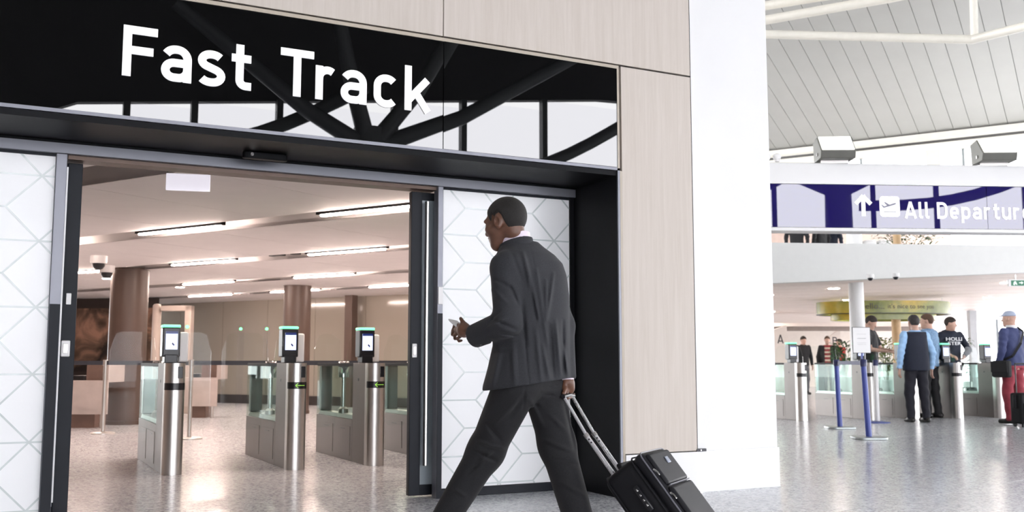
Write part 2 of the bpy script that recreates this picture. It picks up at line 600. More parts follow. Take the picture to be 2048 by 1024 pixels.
# ---- door surround: soffit, jambs
fr = MB()
fr.box(OPEN_L - 0.03, OPEN_R + 0.03, WALL_Y + 0.005, 6.64, SIGN_B - 0.06, SIGN_B - 0.024)
fr.box(OPEN_L - 0.03, OPEN_R + 0.03, 6.60, 6.90, 2.285, SIGN_B + 0.04)
surround = struct(fr.build('trim_1', BLACK_METAL), 'black metal lining of the deep doorway')
box('jamb', BLACK_METAL, surround, OPEN_R, OPEN_R + 0.032, WALL_Y + 0.002, 6.90, 0, SIGN_B - 0.024, bevel=0.002)
box('jamb', BLACK_METAL, surround, OPEN_L - 0.032, OPEN_L, WALL_Y + 0.002, 6.90, 0, SIGN_B - 0.024, bevel=0.002)
box('jamb_edge', GREY_RAIL, surround, OPEN_R + 0.001, OPEN_R + 0.018, WALL_Y - 0.012, WALL_Y + 0.002, 0, SIGN_B - 0.024)
box('jamb_edge', BEIGE_TRIM, surround, OPEN_R + 0.026, OPEN_R + 0.044, WALL_Y - 0.002, WALL_Y + 0.03, 0, SIGN_B - 0.024)

# ---- automatic sliding doors
dr = empty('door_1', (0, 6.66, 0), 0, 'automatic sliding glass doors with frosted side lights', None, None, 'structure')
box('head_rail', GREY_RAIL, dr, OPEN_L, OPEN_R, -0.06, 0.06, 2.222, 2.287, bevel=0.003)
box('head_rail', mat('bronze_rail', (0.10, 0.065, 0.05), 0.4, metal=0.4, var=0.1), dr, 0.34, 2.80, -0.02, 0.12, 2.196, 2.221)
for x0, x1 in ((0.272, 0.334), (2.797, 2.838)):
    box('post', GREY_RAIL, dr, x0, x1, -0.05, 0.03, 0, 2.221, bevel=0.003)
    box('post_strip', DARK_FRAME, dr, x0 + 0.002, x1 - 0.002, -0.056, -0.050, 0, 1.30)


def hex_lines(x0, x1, z0, z1, ox, oz, wl=0.011):
    s, dz, a = 0.19, 0.20, 0.28
    mb = MB()
    segs = []
    for sh in (0.0, a):
        for i in range(-8, 12):
            for j in range(-8, 12):
                cx = ox + sh + (a / 2 + s) + i * (a + s)
                cz = oz + j * 2 * dz + (i % 2) * dz
                Lv = (cx - a / 2 - s, cz)
                TL, TR, BL = (cx - a / 2, cz + dz), (cx + a / 2, cz + dz), (cx - a / 2, cz - dz)
                k_ = 0 if sh == 0.0 else 3
                segs += [(TL, TR, k_), (Lv, TL, k_ + 1), (Lv, BL, k_ + 2)]
    for (p, q, k_) in segs:
        t0, t1 = 0.0, 1.0
        ok = True
        for k, lo, hi in ((0, x0, x1), (1, z0, z1)):
            d = q[k] - p[k]
            if abs(d) < 1e-9:
                if p[k] < lo or p[k] > hi:
                    ok = False
                continue
            a0, a1 = (lo - p[k]) / d, (hi - p[k]) / d
            if a0 > a1:
                a0, a1 = a1, a0
            t0, t1 = max(t0, a0), min(t1, a1)
        if not ok or t1 - t0 < 0.02:
            continue
        P = (p[0] + (q[0] - p[0]) * t0, p[1] + (q[1] - p[1]) * t0)
        Q = (p[0] + (q[0] - p[0]) * t1, p[1] + (q[1] - p[1]) * t1)
        d = Vector((Q[0] - P[0], Q[1] - P[1])).normalized()
        n = Vector((-d.y, d.x)) * (wl / 2)
        yf = -0.0003 * k_
        mb.add([(P[0] + n.x, yf, P[1] + n.y), (Q[0] + n.x, yf, Q[1] + n.y), (Q[0] - n.x, yf, Q[1] - n.y), (P[0] - n.x, yf, P[1] - n.y),
                (P[0] + n.x, 0.001, P[1] + n.y), (Q[0] + n.x, 0.001, Q[1] + n.y), (Q[0] - n.x, 0.001, Q[1] - n.y), (P[0] - n.x, 0.001, P[1] - n.y)],
               [(0, 1, 2, 3), (7, 6, 5, 4), (0, 4, 5, 1), (2, 6, 7, 3)])
    return mb


for x0, x1, ox, lab in ((-0.86, 0.270, -0.27, 'l'), (2.842, 3.915, 2.84, 'r')):
    pn = box('side_light', FROST, dr, x0, x1, -0.012, 0.004, 0.062, 2.212)
    hex_lines(x0, x1, 0.065, 2.210, ox, 1.48).build('etched_pattern', ETCH, pn, loc=(0, -0.0135, 0))
    box('bottom_rail', DARK_FRAME, dr, x0 - 0.01, x1 + 0.03, -0.03, 0.03, 0.0, 0.060, bevel=0.003)
    box('top_bead', DARK_FRAME, dr, x0, x1, -0.02, 0.02, 2.206, 2.221)
box('glass_edge', FROST, dr, 0.3355, 0.3455, 0.0, 0.012, 0.12, 2.15)
box('edge_stile', BLACK_METAL, dr, 3.917, 3.949, -0.03, 0.03, 0.0, 2.221)
for s, x0, x1 in ((1, 0.345, 0.432), (-1, 2.640, 2.725)):
    lf = box('sliding_leaf', DARK_FRAME, dr, x0, x1, 0.075, 0.125, 0.012, 2.19, bevel=0.004)
    xo0, xo1 = (-0.80, 0.345) if s > 0 else (2.725, 3.87)
    box('leaf_glass', mat('tinted_frost', (0.30, 0.34, 0.37), 0.15, var=0.05), lf, xo0, xo1, 0.095, 0.105, 0.08, 2.14)
    box('leaf_rail', DARK_FRAME, lf, xo0, xo1, 0.080, 0.120, 0.012, 0.085)
    box('leaf_rail', DARK_FRAME, lf, xo0, xo1, 0.080, 0.120, 2.135, 2.19)
    xm = (x0 + x1) / 2
    if s > 0:
        box('lock_case', WHITE_PLASTIC, lf, xm - 0.036, xm + 0.016, 0.062, 0.076, 0.985, 1.085, bevel=0.006)
        box('lock_slot', STEEL, lf, xm - 0.024, xm + 0.004, 0.058, 0.063, 1.005, 1.065, bevel=0.004)
        box('contact_plate', WHITE_PLASTIC, lf, xm - 0.02, xm + 0.01, 0.062, 0.076, 1.305, 1.375, bevel=0.004)
        box('pull_bar', STEEL, lf, x0 - 0.048, x0 - 0.030, 0.02, 0.06, 0.16, 2.16, bevel=0.004)
    else:
        box('lock_case', WHITE_PLASTIC, lf, x0 + 0.012, x0 + 0.050, 0.062, 0.076, 0.985, 1.085, bevel=0.006)
        box('lock_slot', STEEL, lf, x0 + 0.020, x0 + 0.042, 0.058, 0.063, 1.005, 1.065, bevel=0.004)
        box('pull_bar', STEEL, lf, x1 + 0.012, x1 + 0.030, 0.02, 0.06, 0.22, 2.12, bevel=0.004)
        box('pull_plate', WHITE_PLASTIC, dr, 2.800, 2.836, -0.060, -0.049, 1.365, 1.49, bevel=0.003)
sn = empty('door_sensor', (1.49, 6.40, SIGN_B - 0.062), 0, 'black oblong motion sensor under the doorway lining', 'sensor')
MB().prism([(0.11 * math.copysign(1, math.cos(a)) + 0.035 * math.cos(a), 0.035 * math.sin(a)) for a in [2 * math.pi * i / 24 for i in range(24)]], -0.045, 0.0, 'z').build('housing', BLACK_METAL, sn, bevel=0.008, smooth=True)
MB().lathe([(0.010, -0.004), (0.012, 0.0)], 12).build('lens', CHROME, sn, loc=(-0.09, -0.036, -0.02), rot=(math.pi / 2, 0, 0))

# ---- hall roof (slopes down away from the camera to the clerestory) and its planks
RIB = math.radians(31.4)
e_dir = C(math.cos(RIB), -math.sin(RIB))           # along the eaves, to the right
u_dir = C(-math.sin(RIB), -math.cos(RIB))          # up the slope, towards the camera
E0 = C(7.64, 30.0, 7.36)
TAN = 0.262


def roof_pt(s, t, dz=0.0):
    return Vector((E0.x + e_dir.x * s + u_dir.x * t, E0.y + e_dir.y * s + u_dir.y * t, E0.z + TAN * t + dz))


def slab(pts, th):
    v = [tuple(p) for p in pts] + [(p[0], p[1], p[2] + th) for p in pts]
    return v, [(0, 3, 2, 1), (4, 5, 6, 7), (0, 1, 5, 4), (1, 2, 6, 5), (2, 3, 7, 6), (3, 0, 4, 7)]


def roof_piece(mb, s0, s1, t0, t1, dz, th, ymin=-16.3):
    pts = [roof_pt(s0, t0, dz), roof_pt(s1, t0, dz), roof_pt(s1, t1, dz), roof_pt(s0, t1, dz)]
    out = []
    for i, p in enumerate(pts):                        # clip at the hall's back wall
        q = pts[(i + 1) % 4]
        if p.y >= ymin:
            out.append(p)
        if (p.y >= ymin) != (q.y >= ymin):
            out.append(p + (q - p) * ((ymin - p.y) / (q.y - p.y)))
    n = len(out)
    v = [tuple(p) for p in out] + [(p.x, p.y, p.z + th) for p in out]
    mb.add(v, [tuple(range(n - 1, -1, -1)), tuple(range(n, 2 * n))] + [(i, (i + 1) % n, n + (i + 1) % n, n + i) for i in range(n)])


roof = MB()
roof_piece(roof, -48, 52, -1.0, 58, 0.06, 0.25)
ceiling = struct(roof.build('ceiling', DARK_GAP), 'sloping hall roof of long pale grey planks')
pm = MB().add(*slab([roof_pt(0, 0, 0) - E0, roof_pt(0.438, 0, 0) - E0, roof_pt(0.438, 26, 0) - E0, roof_pt(0, 26, 0) - E0], 0.05)).mesh('plank')
for k in range(-8, 34):
    link_mesh('plank', pm, ROOF_PLANK, ceiling, roof_pt(0.45 * k, 0))
mass = MB()
roof_piece(mass, -48, -3.61, 0, 58, 0, 0.05)
roof_piece(mass, 15.3, 52, 0, 58, 0, 0.05)
roof_piece(mass, -3.6, 15.3, 26.02, 58, 0, 0.05)
mass.build('soffit', ROOF_PLANK, ceiling)
# eaves beam (two steps) and the clerestory below it
ev = MB()
p, q = roof_pt(-9, -0.05, -0.10), roof_pt(30, -0.05, -0.10)
ev.bar(p, q, 0.30, 0.16)
p, q = roof_pt(-9, -0.35, -0.28), roof_pt(30, -0.35, -0.28)
ev.bar(p, q, 0.34, 0.20)
struct(ev.build('trim_2', CREAM_STEEL), 'cream eaves beam along the lower edge of the roof')
cl = empty('window_1', roof_pt(0, -0.45, -0.3), 0, 'clerestory glazing under the roof edge', None, None, 'structure')
cl.rotation_euler = (0, 0, math.atan2(e_dir.y, e_dir.x))
for s in np.arange(-8.2, 26, 2.75):
    box('pane', CLEAR, cl, s + 0.04, s + 2.71, -0.006, 0.006, -1.55, 0.08)
    box('mullion', mat('grey_mullion', (0.30, 0.33, 0.34), 0.4, var=0.05), cl, s - 0.035, s + 0.035, -0.05, 0.05, -1.55, 0.08)
box('mullion', CREAM_STEEL, cl, 4.62, 4.98, -0.25, -0.06, -1.55, 0.08)
box('window_sill', CREAM_STEEL, cl, -9, 27, -0.1, 0.15, -1.65, -1.55)

# roof truss tubes in the hall
def truss(name, pts, r, label):
    o = MB().tube(pts, r, 14).build(name, CREAM_STEEL, smooth=True)
    return tag(o, label, 'roof tube', None)


def CP(px, py, D):                 # a point at horizontal depth D on the sight line of a pixel
    rr, uu = (px - 1024) / FPX, (512 - py) / FPX
    f = math.cos(PITCH) - uu * math.sin(PITCH)
    z = math.sin(PITCH) + uu * math.cos(PITCH)
    k = D / f
    return C(rr * k, D, EYE + z * k)


tt = empty('roof_truss', CP(1945, 78, 19), 0, 'white painted tubular steel roof truss below the plank roof', 'truss')
t0 = tt.location


def tpart(name, pts, r):
    return MB().tube([p - t0 for p in pts], r, 14).build(name, CREAM_STEEL, tt, smooth=True)


tpart('bottom_chord', [CP(1180, 50, 21), CP(1515, 68, 20), CP(1945, 79, 19), CP(2060, 50, 18), CP(2300, -20, 16)], 0.088)
tpart('strut', [CP(1949, 76, 19), CP(1943, -160, 18.6)], 0.075)
tpart('diagonal', [CP(1180, 100, 23), CP(1515, 43, 21), CP(1780, -4, 20), CP(2000, -50, 19)], 0.10)
tpart('top_chord', [CP(1180, 60, 23), CP(1515, 14, 21.2), CP(1660, -10, 20.4), CP(2000, -70, 19)], 0.10)

# ---- glazed back of the hall, behind the photographer (seen in the two glossy signs)
BY = -16.0
wb = MB()
wb.add([(x_, y_, z_) for y_ in (BY - 0.3, BY) for x_, z_ in ((-30, 4.0), (-4, 4.6), (0.4, 7.2), (1.6, 7.75), (17.6, 9.75), (30, 10.3), (40, 8.2), (48, 7.0), (48, 25), (-30, 25))],
       [tuple(range(10)), tuple(range(19, 9, -1))] + [(i, (i + 1) % 10, 10 + (i + 1) % 10, 10 + i) for i in range(10)])
wb.box(-30.3, -30, BY - 0.3, WALL_Y + 0.4, 0, 24)
wb.box(-30, -16, WALL_Y + 0.03, WALL_Y + 0.4, 0, 24)
struct(wb.build('wall_back', mat('back_wall_paint', (0.035, 0.035, 0.038), 0.7, spec=0.2, var=0.03)), 'upper wall above the hall glazing')
win = empty('window_2', (0, BY, 0), 0, 'tall hall glazing with slim dark mullions', None, None, 'structure')
MULL = mat('dark_mullion', (0.05, 0.055, 0.06), 0.4, var=0.1)
mx = [-29, -26, -23, -20, -17, -14, -11, -8, -5, -2.3, 0.94, 2.8, 4.55, 6.9, 10.4, 12.53, 15.4, 18.4, 21.6, 24.8, 28, 31.2, 34.4, 37.6, 40.8, 44, 47.5]
wtop = lambda x: float(np.interp(x, [-30, -4, 0.4, 1.6, 17.6, 30, 40, 48], [4.0, 4.6, 7.2, 7.75, 9.75, 10.3, 8.2, 7.0]))
for i, x in enumerate(mx):
    box('mullion', MULL, win, x - 0.09, x + 0.09, -0.12, 0.12, 0, wtop(x))
    if i + 1 < len(mx):
        box('pane', CLEAR, win, x + 0.09, mx[i + 1] - 0.09, -0.006, 0.006, 0, wtop(x))
box('transom', MULL, win, -30, 48, -0.1, 0.1, 3.2, 3.35)
box('transom', MULL, win, -30, 48, -0.1, 0.1, 0.0, 0.12)
STRUCT_GREY = mat('grey_structural_steel', (0.06, 0.065, 0.07), 0.5, var=0.05)


def tree(x, y):
    t = empty('steel_tree_column', (x, y, 0), 0, 'branching grey steel column carrying the roof inside the hall glazing', 'column', 'branching columns along the hall glazing')
    MB().tube([(0, 0, 0), (0, 0, 4.0), (0.0, 0, 7.6)], [0.55, 0.50, 0.45], 16).build('trunk', STRUCT_GREY, t, smooth=True)
    for dx, dy, dz in ((-2.2, 1.5, 6.6), (3.6, 1.5, 6.2), (7.6, 0.6, 4.2), (-5.5, 0.6, 3.2)):
        MB().tube([(0, 0, 7.0), (dx * 0.35, dy * 0.4, 7.0 + dz * 0.28), (dx, dy, 7.0 + dz)], [0.26, 0.22, 0.18], 12).build('branch', STRUCT_GREY, t, smooth=True)
    return t


tree(9.2, BY + 1.2)
tree(-8.5, BY + 1.2)
tree(27.0, BY + 1.2)
for x0, x1 in ((0.9, 9.3), (9.9, 18.4), (18.4, 27)):
    pts = [(x0 + (x1 - x0) * t, BY + 0.5, 6.6 + 2.4 * t - 0.9 * math.sin(math.pi * t)) for t in np.linspace(0, 1, 12)]
    tag(MB().tube(pts, 0.20, 10).build('curved_beam', STRUCT_GREY, smooth=True), 'long curved grey roof beam sweeping across the hall glazing', 'beam', 'curved beams across the hall glazing')
# ================================================================== FAST TRACK ROOM
room = [(-2.6, 6.80), (5.42, 6.80), (10.3, 16.35), (3.6, 26.4), (-2.6, 26.4)]
A_, B_ = C(-13, 27.35), C(1.5, 19.28)
wl = MB()
wl.bar((5.46, 6.6, 1.4), (10.3, 16.4, 1.4), 0.1, 2.8)
struct(wl.build('wall_right', mat('warm_grey_paint', (0.42, 0.36, 0.31), 0.5, var=0.03)), 'warm grey side wall of the gate room')
struct(MB().box(-2.8, -2.6, 6.75, 30, 0, 2.8).build('wall_left', mat('warm_grey_paint', (0.42, 0.36, 0.31))), 'side wall of the gate room')
bw = empty('wall_back_room', (B_.x, B_.y, 0), math.atan2(A_.y - B_.y, A_.x - B_.x), 'beige glass clad back wall of the gate room', None, None, 'structure')
LB = (A_ - B_).length
box('core', DARK_GAP, bw, -0.5, LB, -0.2, -0.03, 0, 2.8)
for k in range(9):
    box('panel', BEIGE_GLASS, bw, k * 1.42 - 0.3 + 0.004, k * 1.42 + 1.12 - 0.004, -0.03, 0.0, 0.20, 2.41, bevel=0.002, seg=1)
box('plinth', mat('dark_plinth', (0.028, 0.02, 0.018), 0.4, var=0.1), bw, -0.5, LB, -0.03, 0.02, 0, 0.20)
d_pil = mat('brown_column_paint', (0.135, 0.075, 0.055))
# solid slab over the room, hung ceiling panels, slots and lamps
struct(MB().prism(room, 2.74, 2.95, 'z').build('ceiling_slab', mat('slab_dark', (0.10, 0.085, 0.08), 0.8, var=0.05)), 'dark slab above the hung ceiling')
g1, g2 = az_dir(-58.0), az_dir(32.0)


def GP(pp, qq, z=2.4):
    return Vector((g1.x * pp + g2.x * qq, g1.y * pp + g2.y * qq, z))


def inside(p, poly, m=0.0):
    n = len(poly)
    for i in range(n):
        a, b = poly[i], poly[(i + 1) % n]
        if (b[0] - a[0]) * (p[1] - a[1]) - (b[1] - a[1]) * (p[0] - a[0]) < -m * math.hypot(b[0] - a[0], b[1] - a[1]):
            return False
    return True


hung = empty('ceiling_room', (0, 0, 2.4), math.atan2(g1.y, g1.x), 'hung panel ceiling with light slots in the gate room', None, None, 'structure')
PW, SLOT = 1.365, 0.46
rows = [(5.02, 7.13), (7.60, 9.74), (10.20, 12.33), (12.80, 14.66), (15.12, 17.2), (17.66, 19.8), (20.2, 22.4), (2.4, 4.55)]
# local frame of 'hung': x along g1, y along -g2 or +g2
sgn = 1.0 if (Vector((-g1.y, g1.x, 0)).dot(g2) > 0) else -1.0
for q0, q1 in rows:
    pmesh = None
    for k in range(-6, 20):
        p0 = 0.55 + k * PW
        cpt = GP(p0 + PW / 2, (q0 + q1) / 2)
        if not inside((cpt.x, cpt.y), room, 0.25):
            continue
        if pmesh is None:
            ya, yb = sorted((sgn * q0, sgn * q1))
            pmesh = MB().box(0.004, PW - 0.004, ya, yb, 0, 0.035).mesh('panel')
        link_mesh('panel', pmesh, PANEL_CEIL, hung, (p0, 0, 0))
        ue = sgn * q0
        if k % 2 == 0:
            box('slot_upstand', PANEL_CEIL, hung, p0, p0 + 2 * PW, min(ue, ue + sgn * 0.02), max(ue, ue + sgn * 0.02), 0.0, 0.26)


def lamp_strip(pc, qc, length=1.3):
    row = {7: 'first', 9: 'second', 12: 'third', 14: 'fourth', 17: 'fifth'}[int(qc)]
    t = empty('linear_ceiling_lamp', GP(pc, qc, 2.4), math.atan2(g1.y, g1.x), 'slim linear lamp in the ' + row + ' ceiling slot inside the sliding doors', 'ceiling lamp', 'linear lamps in the gate room ceiling')
    hl = length / 2
    box('housing', BLACK_METAL, t, -hl - 0.05, hl + 0.05, -0.032, 0.032, -0.006, 0.06)
    box('diffuser', TUBE_LIGHT, t, -hl, hl, -0.028, 0.028, -0.026, -0.0065, bevel=0.006)
    return t


for pc, qc in ((8.83, 7.26), (6.09, 7.26), (11.55, 7.26), (3.35, 7.26), (11.45, 9.86), (8.72, 9.86), (14.2, 9.86), (6.0, 9.86), (11.5, 12.45), (14.3, 12.45), (8.75, 12.45),
               (16.9, 14.78), (14.42, 14.78), (11.8, 14.78), (9.2, 14.78), (16.9, 17.3), (14.3, 17.3), (11.8, 17.3), (16.5, 9.86)):
    c = GP(pc, qc)
    if inside((c.x, c.y), room, -0.5):
        lamp_strip(pc, qc)
for pc, qc in ((15.05, 10.9), (17.1, 12.9), (15.6, 12.9)):
    c = GP(pc, qc, 2.395)
    t = empty('round_downlight', c, 0, 'small round recessed downlight in the gate room ceiling', 'downlight', 'round downlights in the gate room')
    MB().lathe([(0.10, -0.006), (0.10, 0.006)], 20).build('ring', WHITE_PLASTIC, t)
    MB().lathe([(0.08, -0.010), (0.08, -0.004)], 20).build('diffuser', TUBE_LIGHT, t)

# vents / sensors in the second slot
for pc, dx in ((10.1, 0.12), (9.75, 0.06)):
    c = GP(pc, 10.0, 2.42)
    t = box('ceiling_speaker', BLACK_PLASTIC, None, -dx, dx, -0.05, 0.05, 0, 0.05, bevel=0.01)
    t.location = c
    t.rotation_euler = (0, 0, math.atan2(g1.y, g1.x))
    tag(t, 'small black speaker set into a ceiling slot', 'speaker', 'speakers in the ceiling slot')


# hanging white ceiling sign
t = empty('hanging_sign_box', (1.20, 7.55, 2.205), math.radians(-14), 'blank white hanging sign box just inside the doorway', 'sign')
box('board', mat('sign_white_added_glow', (0.8, 0.78, 0.82), 0.4, emit=(0.93, 0.88, 0.98), estr=0.75, var=0.02), t, -0.155, 0.155, -0.012, 0.012, 0.0, 0.125, bevel=0.004)  # emission added to the board so it looks near white instead of grey
box('hanger', GREY_RAIL, t, -0.15, -0.14, -0.005, 0.005, 0.13, 0.2)
box('hanger', GREY_RAIL, t, 0.14, 0.15, -0.005, 0.005, 0.13, 0.2)


def round_column(name, p, r, h, m, label, group=None):
    o = MB().lathe([(r + 0.012, 0.0), (r + 0.012, 0.06), (r, 0.062), (r, h - 0.03), (r + 0.01, h - 0.028), (r + 0.01, h)], 40).build(name, m, smooth=True)
    o.location = p
    return tag(o, label, 'column', group)


round_column('round_column', (1.83, 16.75, 0), 0.285, 2.42, BROWN_COL, 'brown round column beside the rock mural')
round_column('round_column', (5.05, 18.75, 0), 0.255, 2.42, BROWN_COL, 'brown round column behind the middle e-gates')
pl = CP(701, 700, 21.7)
t = box('pilaster', BROWN_COL, None, -0.10, 0.10, -0.10, 0.10, 0, 2.42, bevel=0.005)
t.location = (pl.x, pl.y, 0)
t.rotation_euler = (0, 0, math.atan2(A_.y - B_.y, A_.x - B_.x))
tag(t, 'square brown pilaster against the beige glass wall', 'pilaster')

# rock mural
m, nt_, b = nt('rock_mural_print')
tc = nt_.nodes.new('ShaderNodeTexCoord')
v = nt_.nodes.new('ShaderNodeTexVoronoi')
v.feature = 'DISTANCE_TO_EDGE'
v.inputs['Scale'].default_value = 1.1
n = nt_.nodes.new('ShaderNodeTexNoise')
n.inputs['Scale'].default_value = 1.6
n.inputs['Detail'].default_value = 9
n.inputs['Distortion'].default_value = 1.2
r = nt_.nodes.new('ShaderNodeValToRGB')
r.color_ramp.elements[0].position = 0.36
r.color_ramp.elements[0].color = (0.012, 0.008, 0.007, 1)
r.color_ramp.elements[1].position = 0.66
r.color_ramp.elements[1].color = (0.42, 0.24, 0.17, 1)
e = r.color_ramp.elements.new(0.5)
e.color = (0.14, 0.085, 0.06, 1)
nt_.links.new(tc.outputs['Object'], v.inputs['Vector'])
nt_.links.new(tc.outputs['Object'], n.inputs[0])
nt_.links.new(n.outputs[0], r.inputs[0])
nt_.links.new(r.outputs[0], b.inputs['Base Color'])
b.inputs['Roughness'].default_value = 0.3
mu0, mu1 = CP(120, 700, 22.6), CP(306, 700, 22.2)
t = empty('rock_mural', (mu0.x, mu0.y, 0), math.atan2(mu1.y - mu0.y, mu1.x - mu0.x), 'large printed mural of brown rock face at the back of the room', 'mural')
LM = math.hypot(mu1.x - mu0.x, mu1.y - mu0.y)
box('print', m, t, 0, LM, 0, 0.03, 0.75, 2.16)
box('backing', mat('dark_plinth', (0.03, 0.02, 0.018)), t, -0.05, LM + 0.05, 0.03, 0.10, 0, 2.385)


# desks
def desk(px, py0, D, wdt, label, rz=0.0):
    p = CP(px, py0, D)
    t = empty('security_desk', (p.x, p.y, 0), -YAW + rz, label, 'desk')
    PINK = mat('pale_pink_laminate', (0.50, 0.43, 0.40), 0.45, var=0.08, vscale=6)
    box('front_panel', PINK, t, -wdt / 2, wdt / 2, -0.02, 0.02, 0.20, 0.66, bevel=0.004)
    box('worktop', PINK, t, -wdt / 2, wdt / 2, -0.02, 0.60, 0.66, 0.69, bevel=0.003)
    box('upstand', mat('desk_brown', (0.16, 0.10, 0.08), 0.5, var=0.1), t, wdt * 0.02, wdt / 2 - 0.02, 0.05, 0.08, 0.69, 0.93)
    box('side_panel', PINK, t, wdt / 2 - 0.02, wdt / 2, 0.0, 0.6, 0.69, 0.93)
    box('plinth', mat('desk_brown', (0.16, 0.10, 0.08)), t, -wdt / 2 + 0.1, wdt / 2 - 0.22, 0.10, 0.5, 0.0, 0.20)
    MB().lathe([(0.03, 0), (0.03, 0.2)], 12, (wdt / 2 - 0.1, 0.06)).build('leg', STEEL, t, smooth=True)
    box('tray', BLACK_PLASTIC, t, -wdt * 0.3, -wdt * 0.05, 0.1, 0.4, 0.69, 0.76, bevel=0.01)
    return t


desk(166, 800, 14.7, 0.72, 'pale laminate security desk with tray behind the frosted door leaf')
desk(398, 800, 17.4, 0.62, 'pale laminate security desk beyond the chrome belt post')

# tall scanner portal
pp_ = CP(345, 700, 19.0)
t = empty('scanner_portal', (pp_.x, pp_.y, 0), -YAW, 'tall pink beige scanner portal with green lamps behind the e-gates', 'scanner')
PB = mat('portal_beige', (0.42, 0.35, 0.31), 0.4, var=0.04)
MB().lathe([(0.08, 0), (0.08, 2.02), (0.06, 2.05), (0.02, 2.06)], 20, (-0.32, 0)).build('post', PB, t, smooth=True)
box('post', PB, t, 0.24, 0.36, -0.1, 0.1, 0, 2.02, bevel=0.01)
box('lintel', PB, t, -0.22, 0.36, -0.1, 0.1, 1.92, 2.02, bevel=0.01)
for x in (-0.02, 0.30):
    MB().lathe([(0.03, 0), (0.03, 0.012)], 12).build('status_lamp', GREEN_LED, t, loc=(x, -0.105, 1.62), rot=(math.pi / 2, 0, 0))
for px in (482, 534):
    c = CP(px, 658, 19.5)
    t = empty('lane_lamp_post', (c.x, c.y, 0), -YAW, 'slim clear post with a small green lamp far behind the gates', 'lamp post', 'green lamp posts behind the gates')
    box('post', CLEAR, t, -0.06, 0.06, -0.01, 0.01, 0, 1.66)
    MB().lathe([(0.028, 0), (0.028, 0.012)], 12).build('lamp', GREEN_LED, t, loc=(0, -0.012, 1.60), rot=(math.pi / 2, 0, 0))


# dome cameras
def dome_camera(p, label, group=None, s=1.0):
    t = empty('dome_camera', p, -YAW, label, 'camera', group)
    MB().lathe([(0.075 * s, 0.0), (0.075 * s, -0.05 * s), (0.068 * s, -0.07 * s)], 20).build('housing', WHITE_PLASTIC, t, smooth=True)
    MB().lathe([(0.056 * s, -0.07 * s), (0.052 * s, -0.095 * s), (0.036 * s, -0.118 * s), (0.012 * s, -0.127 * s)], 18).build('dome', BLACK_PLASTIC, t, smooth=True)
    return t


for px, D in ((197, 13.6), (214, 15.0)):
    c = CP(px, 537, D)
    dome_camera((c.x, c.y, 2.40), 'white dome camera on the ceiling close to the brown column' if D > 14 else 'white dome camera on the ceiling, further from the brown column', 'dome cameras in the gate room', 1.5)


# belt posts inside
def belt_post(p, h, m, label, base_r=0.16, group=None, bm=None):
    t = empty('belt_post', (p.x, p.y, 0), -YAW, label, 'barrier post', group)
    MB().lathe([(base_r, 0), (base_r, 0.012), (base_r * 0.9, 0.022), (0.03, 0.030)], 28).build('base', bm or m, t, smooth=True)
    MB().lathe([(0.026, 0.03), (0.026, h - 0.07), (0.034, h - 0.068), (0.034, h), (0.028, h + 0.006)], 18).build('post', m, t, smooth=True)
    return t


def belt(p, q, z, label, m=BELT_GREY, h=0.055):
    mid = (Vector((p.x, p.y, 0)) + Vector((q.x, q.y, 0))) / 2
    mb = MB()
    mb.bar(Vector((p.x, p.y, z)) - mid, Vector((q.x, q.y, z)) - mid, 0.003, h)
    o = mb.build('retractable_belt', m)
    o.location = mid
    return tag(o, label, 'belt')


pA = CP(378, 876, 12.65)
belt_post(pA, 0.98, STEEL, 'steel belt post standing behind the e-gate with the blank display')
pB = CP(206, 850, 13.6)
belt_post(pB, 0.98, STEEL, 'steel belt post standing in front of the brown column')
pC = CP(60, 850, 14.2)
pD = CP(880, 870, 12.2)
belt(pB, pC, 0.945, 'dark belt strip running behind the frosted door leaf')
belt(pA, pB, 0.945, 'dark belt strip between the two steel posts')
belt(pA, pD, 0.945, 'long dark belt strip passing behind all the e-gates')


